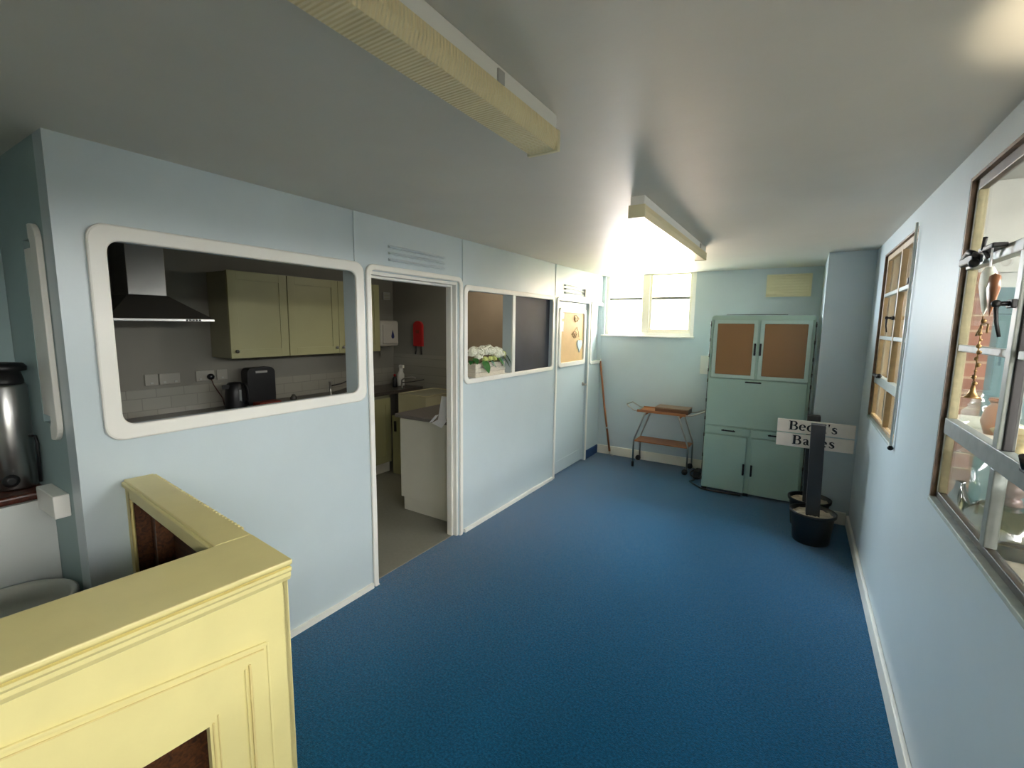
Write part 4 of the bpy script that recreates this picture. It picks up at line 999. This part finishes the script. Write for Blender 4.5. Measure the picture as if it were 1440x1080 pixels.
jar('glass_bowl', 0.71, 2.34, ZS, [(0.0, 0.0), (0.05, 0.0), (0.075, 0.05), (0.07, 0.09), (0.045, 0.11), (0.05, 0.12)], 'jar_glass', 'round clear glass bowl on the outer shelf beyond the dish', 'bowl')
jar('glass_cloche', 0.70, 2.80, ZB, [(0.085, 0.0), (0.09, 0.01), (0.09, 0.24), (0.07, 0.30), (0.03, 0.33), (0.0, 0.335)], 'jar_glass', 'tall clear glass dome on the bench by the brick pier', 'cloche')
jar('dark_bottle', 0.635, 2.655, ZB, [(0.0, 0.0), (0.05, 0.0), (0.052, 0.10), (0.022, 0.16), (0.016, 0.19), (0.018, 0.20)], 'teal_glass', 'short dark teal bottle on the bench in front of the glass dome', 'bottle')
jar('demijohn', 0.74, 2.46, ZB, [(0.0, 0.0), (0.12, 0.0), (0.13, 0.02), (0.13, 0.13), (0.09, 0.17), (0.035, 0.18)], 'bottle_glass', 'squat olive glass demijohn with a round stopper behind the lower pane', 'bottle',
    lambda t: MB().lathe([(0.03, 0.181), (0.024, 0.205), (0.018, 0.21), (0.040, 0.235), (0.042, 0.255), (0.02, 0.28), (0.0, 0.282)], seg=20).obj('stopper', 'stopper', t))
# hanging ornament on the catch
t = thing('hanging_ornament', 'white and copper heart drop with beaded chain hanging from the window catch', 'ornament', (0.462, 1.945, 1.52))
b = MB(); b.tube([(0, 0, 0.45), (0, 0, 0.38)], 0.003, 6); b.obj('ribbon', 'paper', t)
b = MB(); b.lathe([(0.0, 0.25), (0.012, 0.27), (0.036, 0.34), (0.034, 0.375), (0.018, 0.395), (0.0, 0.385)], seg=18, sx=0.5); b.obj('heart', 'petal', t)
b = MB(); b.lathe([(0.0, 0.252), (0.014, 0.28), (0.032, 0.335), (0.028, 0.37), (0.0, 0.38)], (0.006, -0.028, -0.005), seg=16, sx=0.45); b.obj('copper_half', 'copper', t)
b = MB(); b.tube([(0, 0, 0.25), (0, 0, 0.03)], 0.002, 6)
for k in range(11): b.ball((random.uniform(-0.004, 0.004), random.uniform(-0.006, 0.006), 0.235 - k * 0.019), random.choice((0.004, 0.006, 0.007)), 10)
b.obj('bead_chain', 'gold', t)
b = MB(); b.lathe([(0.004, 0.04), (0.008, 0.02), (0.014, 0.005), (0.024, 0.0), (0.0, 0.0)], seg=16); b.obj('bell', 'gold', t)
b = MB(); b.tube([(0, 0, 0.225), (0.004, 0.03, 0.215), (0, 0.04, 0.19)], 0.003, 6); b.tube([(0, 0, 0.225), (0.004, -0.04, 0.225), (0, -0.055, 0.20)], 0.003, 6); b.obj('wire_bow', 'gold', t)

# ------------------------------------------------------------------ outside the far window
struct(MB().box(-16, 8, YF + 10, YF + 10.2, -0.06, 9.0).obj('wall_glow_blocker', 'render_warm'))  # facade added to cut low sky glow; warm tint adds pinkish bounce
struct(MB().box(-8, 3, YF + 0.2, 16, -0.06, 0.0).obj('ground_garden', 'grass'))

# ------------------------------------------------------------------ light
W = bpy.data.worlds.new('World'); S.world = W; W.use_nodes = True
nt = W.node_tree; bg = nt.nodes['Background']
bg.inputs['Color'].default_value = (1.0, 0.985, 0.95, 1); bg.inputs['Strength'].default_value = 3.0
def portal(name, loc, rot, sx, sy):
    l = bpy.data.lights.new(name, 'AREA'); l.shape = 'RECTANGLE'; l.size = sx; l.size_y = sy; l.cycles.is_portal = True
    o = bpy.data.objects.new(name, l); COL.objects.link(o); o.location = loc; o.rotation_euler = rot
portal('portal_far', (-1.66, YF + 0.12, 2.0), (PI / 2, 0, PI), 1.1, 0.75)
portal('portal_near', (XR + 0.095, 1.61, 1.67), (PI / 2, 0, PI / 2), 1.5, 1.2)
portal('portal_mid', (XR + 0.095, 3.82, 1.67), (PI / 2, 0, PI / 2), 1.14, 1.2)
portal('portal_behind', (XR + 0.095, -0.45, 1.67), (PI / 2, 0, PI / 2), 1.5, 1.2)

for nm, x, dy, z, w, h, en, colr in (('sky_far', -4.1, 1.6, 2.75, 3.5, 1.6, 430.0, (0.74, 0.88, 1.0)), ('sunlit_ground_far', -4.2, 4.5, 0.95, 6.0, 1.9, 210.0, (1.0, 0.76, 0.60))):
    l = bpy.data.lights.new(nm, 'AREA'); l.shape = 'RECTANGLE'; l.size = w; l.size_y = h; l.energy = en; l.color = colr
    o = bpy.data.objects.new(nm, l); COL.objects.link(o); o.location = (x, YF + dy, z); o.rotation_euler = (PI / 2, 0, PI)
l = bpy.data.lights.new('kitchen_fill', 'POINT'); l.energy = 0.7; l.color = (1.0, 0.92, 0.80); l.shadow_soft_size = 0.06  # added fill light without a fitting, brightens the kitchen's far end
o = bpy.data.objects.new('kitchen_fill', l); COL.objects.link(o); o.location = (-2.72, 3.62, 2.28)
# added spot making the warm ceiling patch, standing in for bounced sunlight
l = bpy.data.lights.new('ceiling_patch_spot', 'SPOT'); l.energy = 23.0; l.color = (1.0, 0.86, 0.62); l.spot_size = math.radians(27); l.spot_blend = 0.35; l.shadow_soft_size = 0.05
o = bpy.data.objects.new('ceiling_patch_spot', l); COL.objects.link(o); o.location = (0.90, 0.58, 1.40)
o.rotation_euler = (Vector((0.60, 1.30, 2.376)) - Vector(o.location)).to_track_quat('-Z', 'Y').to_euler()
# ------------------------------------------------------------------ camera
f_px = 644.3
yaw, pitch, roll = math.radians(-32.026), math.radians(-7.3315), math.radians(0.7346)
F = Vector((math.sin(yaw) * math.cos(pitch), math.cos(yaw) * math.cos(pitch), math.sin(pitch)))
R = Vector((math.cos(yaw), -math.sin(yaw), 0)); U = R.cross(F)
c, s = math.cos(roll), math.sin(roll)
R, U = c * R + s * U, -s * R + c * U
cam = bpy.data.cameras.new('camera'); co = bpy.data.objects.new('camera', cam); COL.objects.link(co)
cam.sensor_fit = 'HORIZONTAL'; cam.sensor_width = 36.0; cam.lens = f_px / 1440 * 36.0; cam.clip_start = 0.02
co.matrix_world = Matrix(((R.x, U.x, -F.x, 0), (R.y, U.y, -F.y, 0), (R.z, U.z, -F.z, 1.725), (0, 0, 0, 1)))
S.camera = co

S.cycles.use_denoising = True
S.cycles.max_bounces = 10; S.cycles.diffuse_bounces = 6; S.cycles.transparent_max_bounces = 16
S.cycles.sample_clamp_indirect = 8.0
vs = S.view_settings
vs.view_transform = 'Standard'; vs.look = 'None'; vs.gamma = 1.0; vs.use_curve_mapping = False
vs.exposure = 3.42
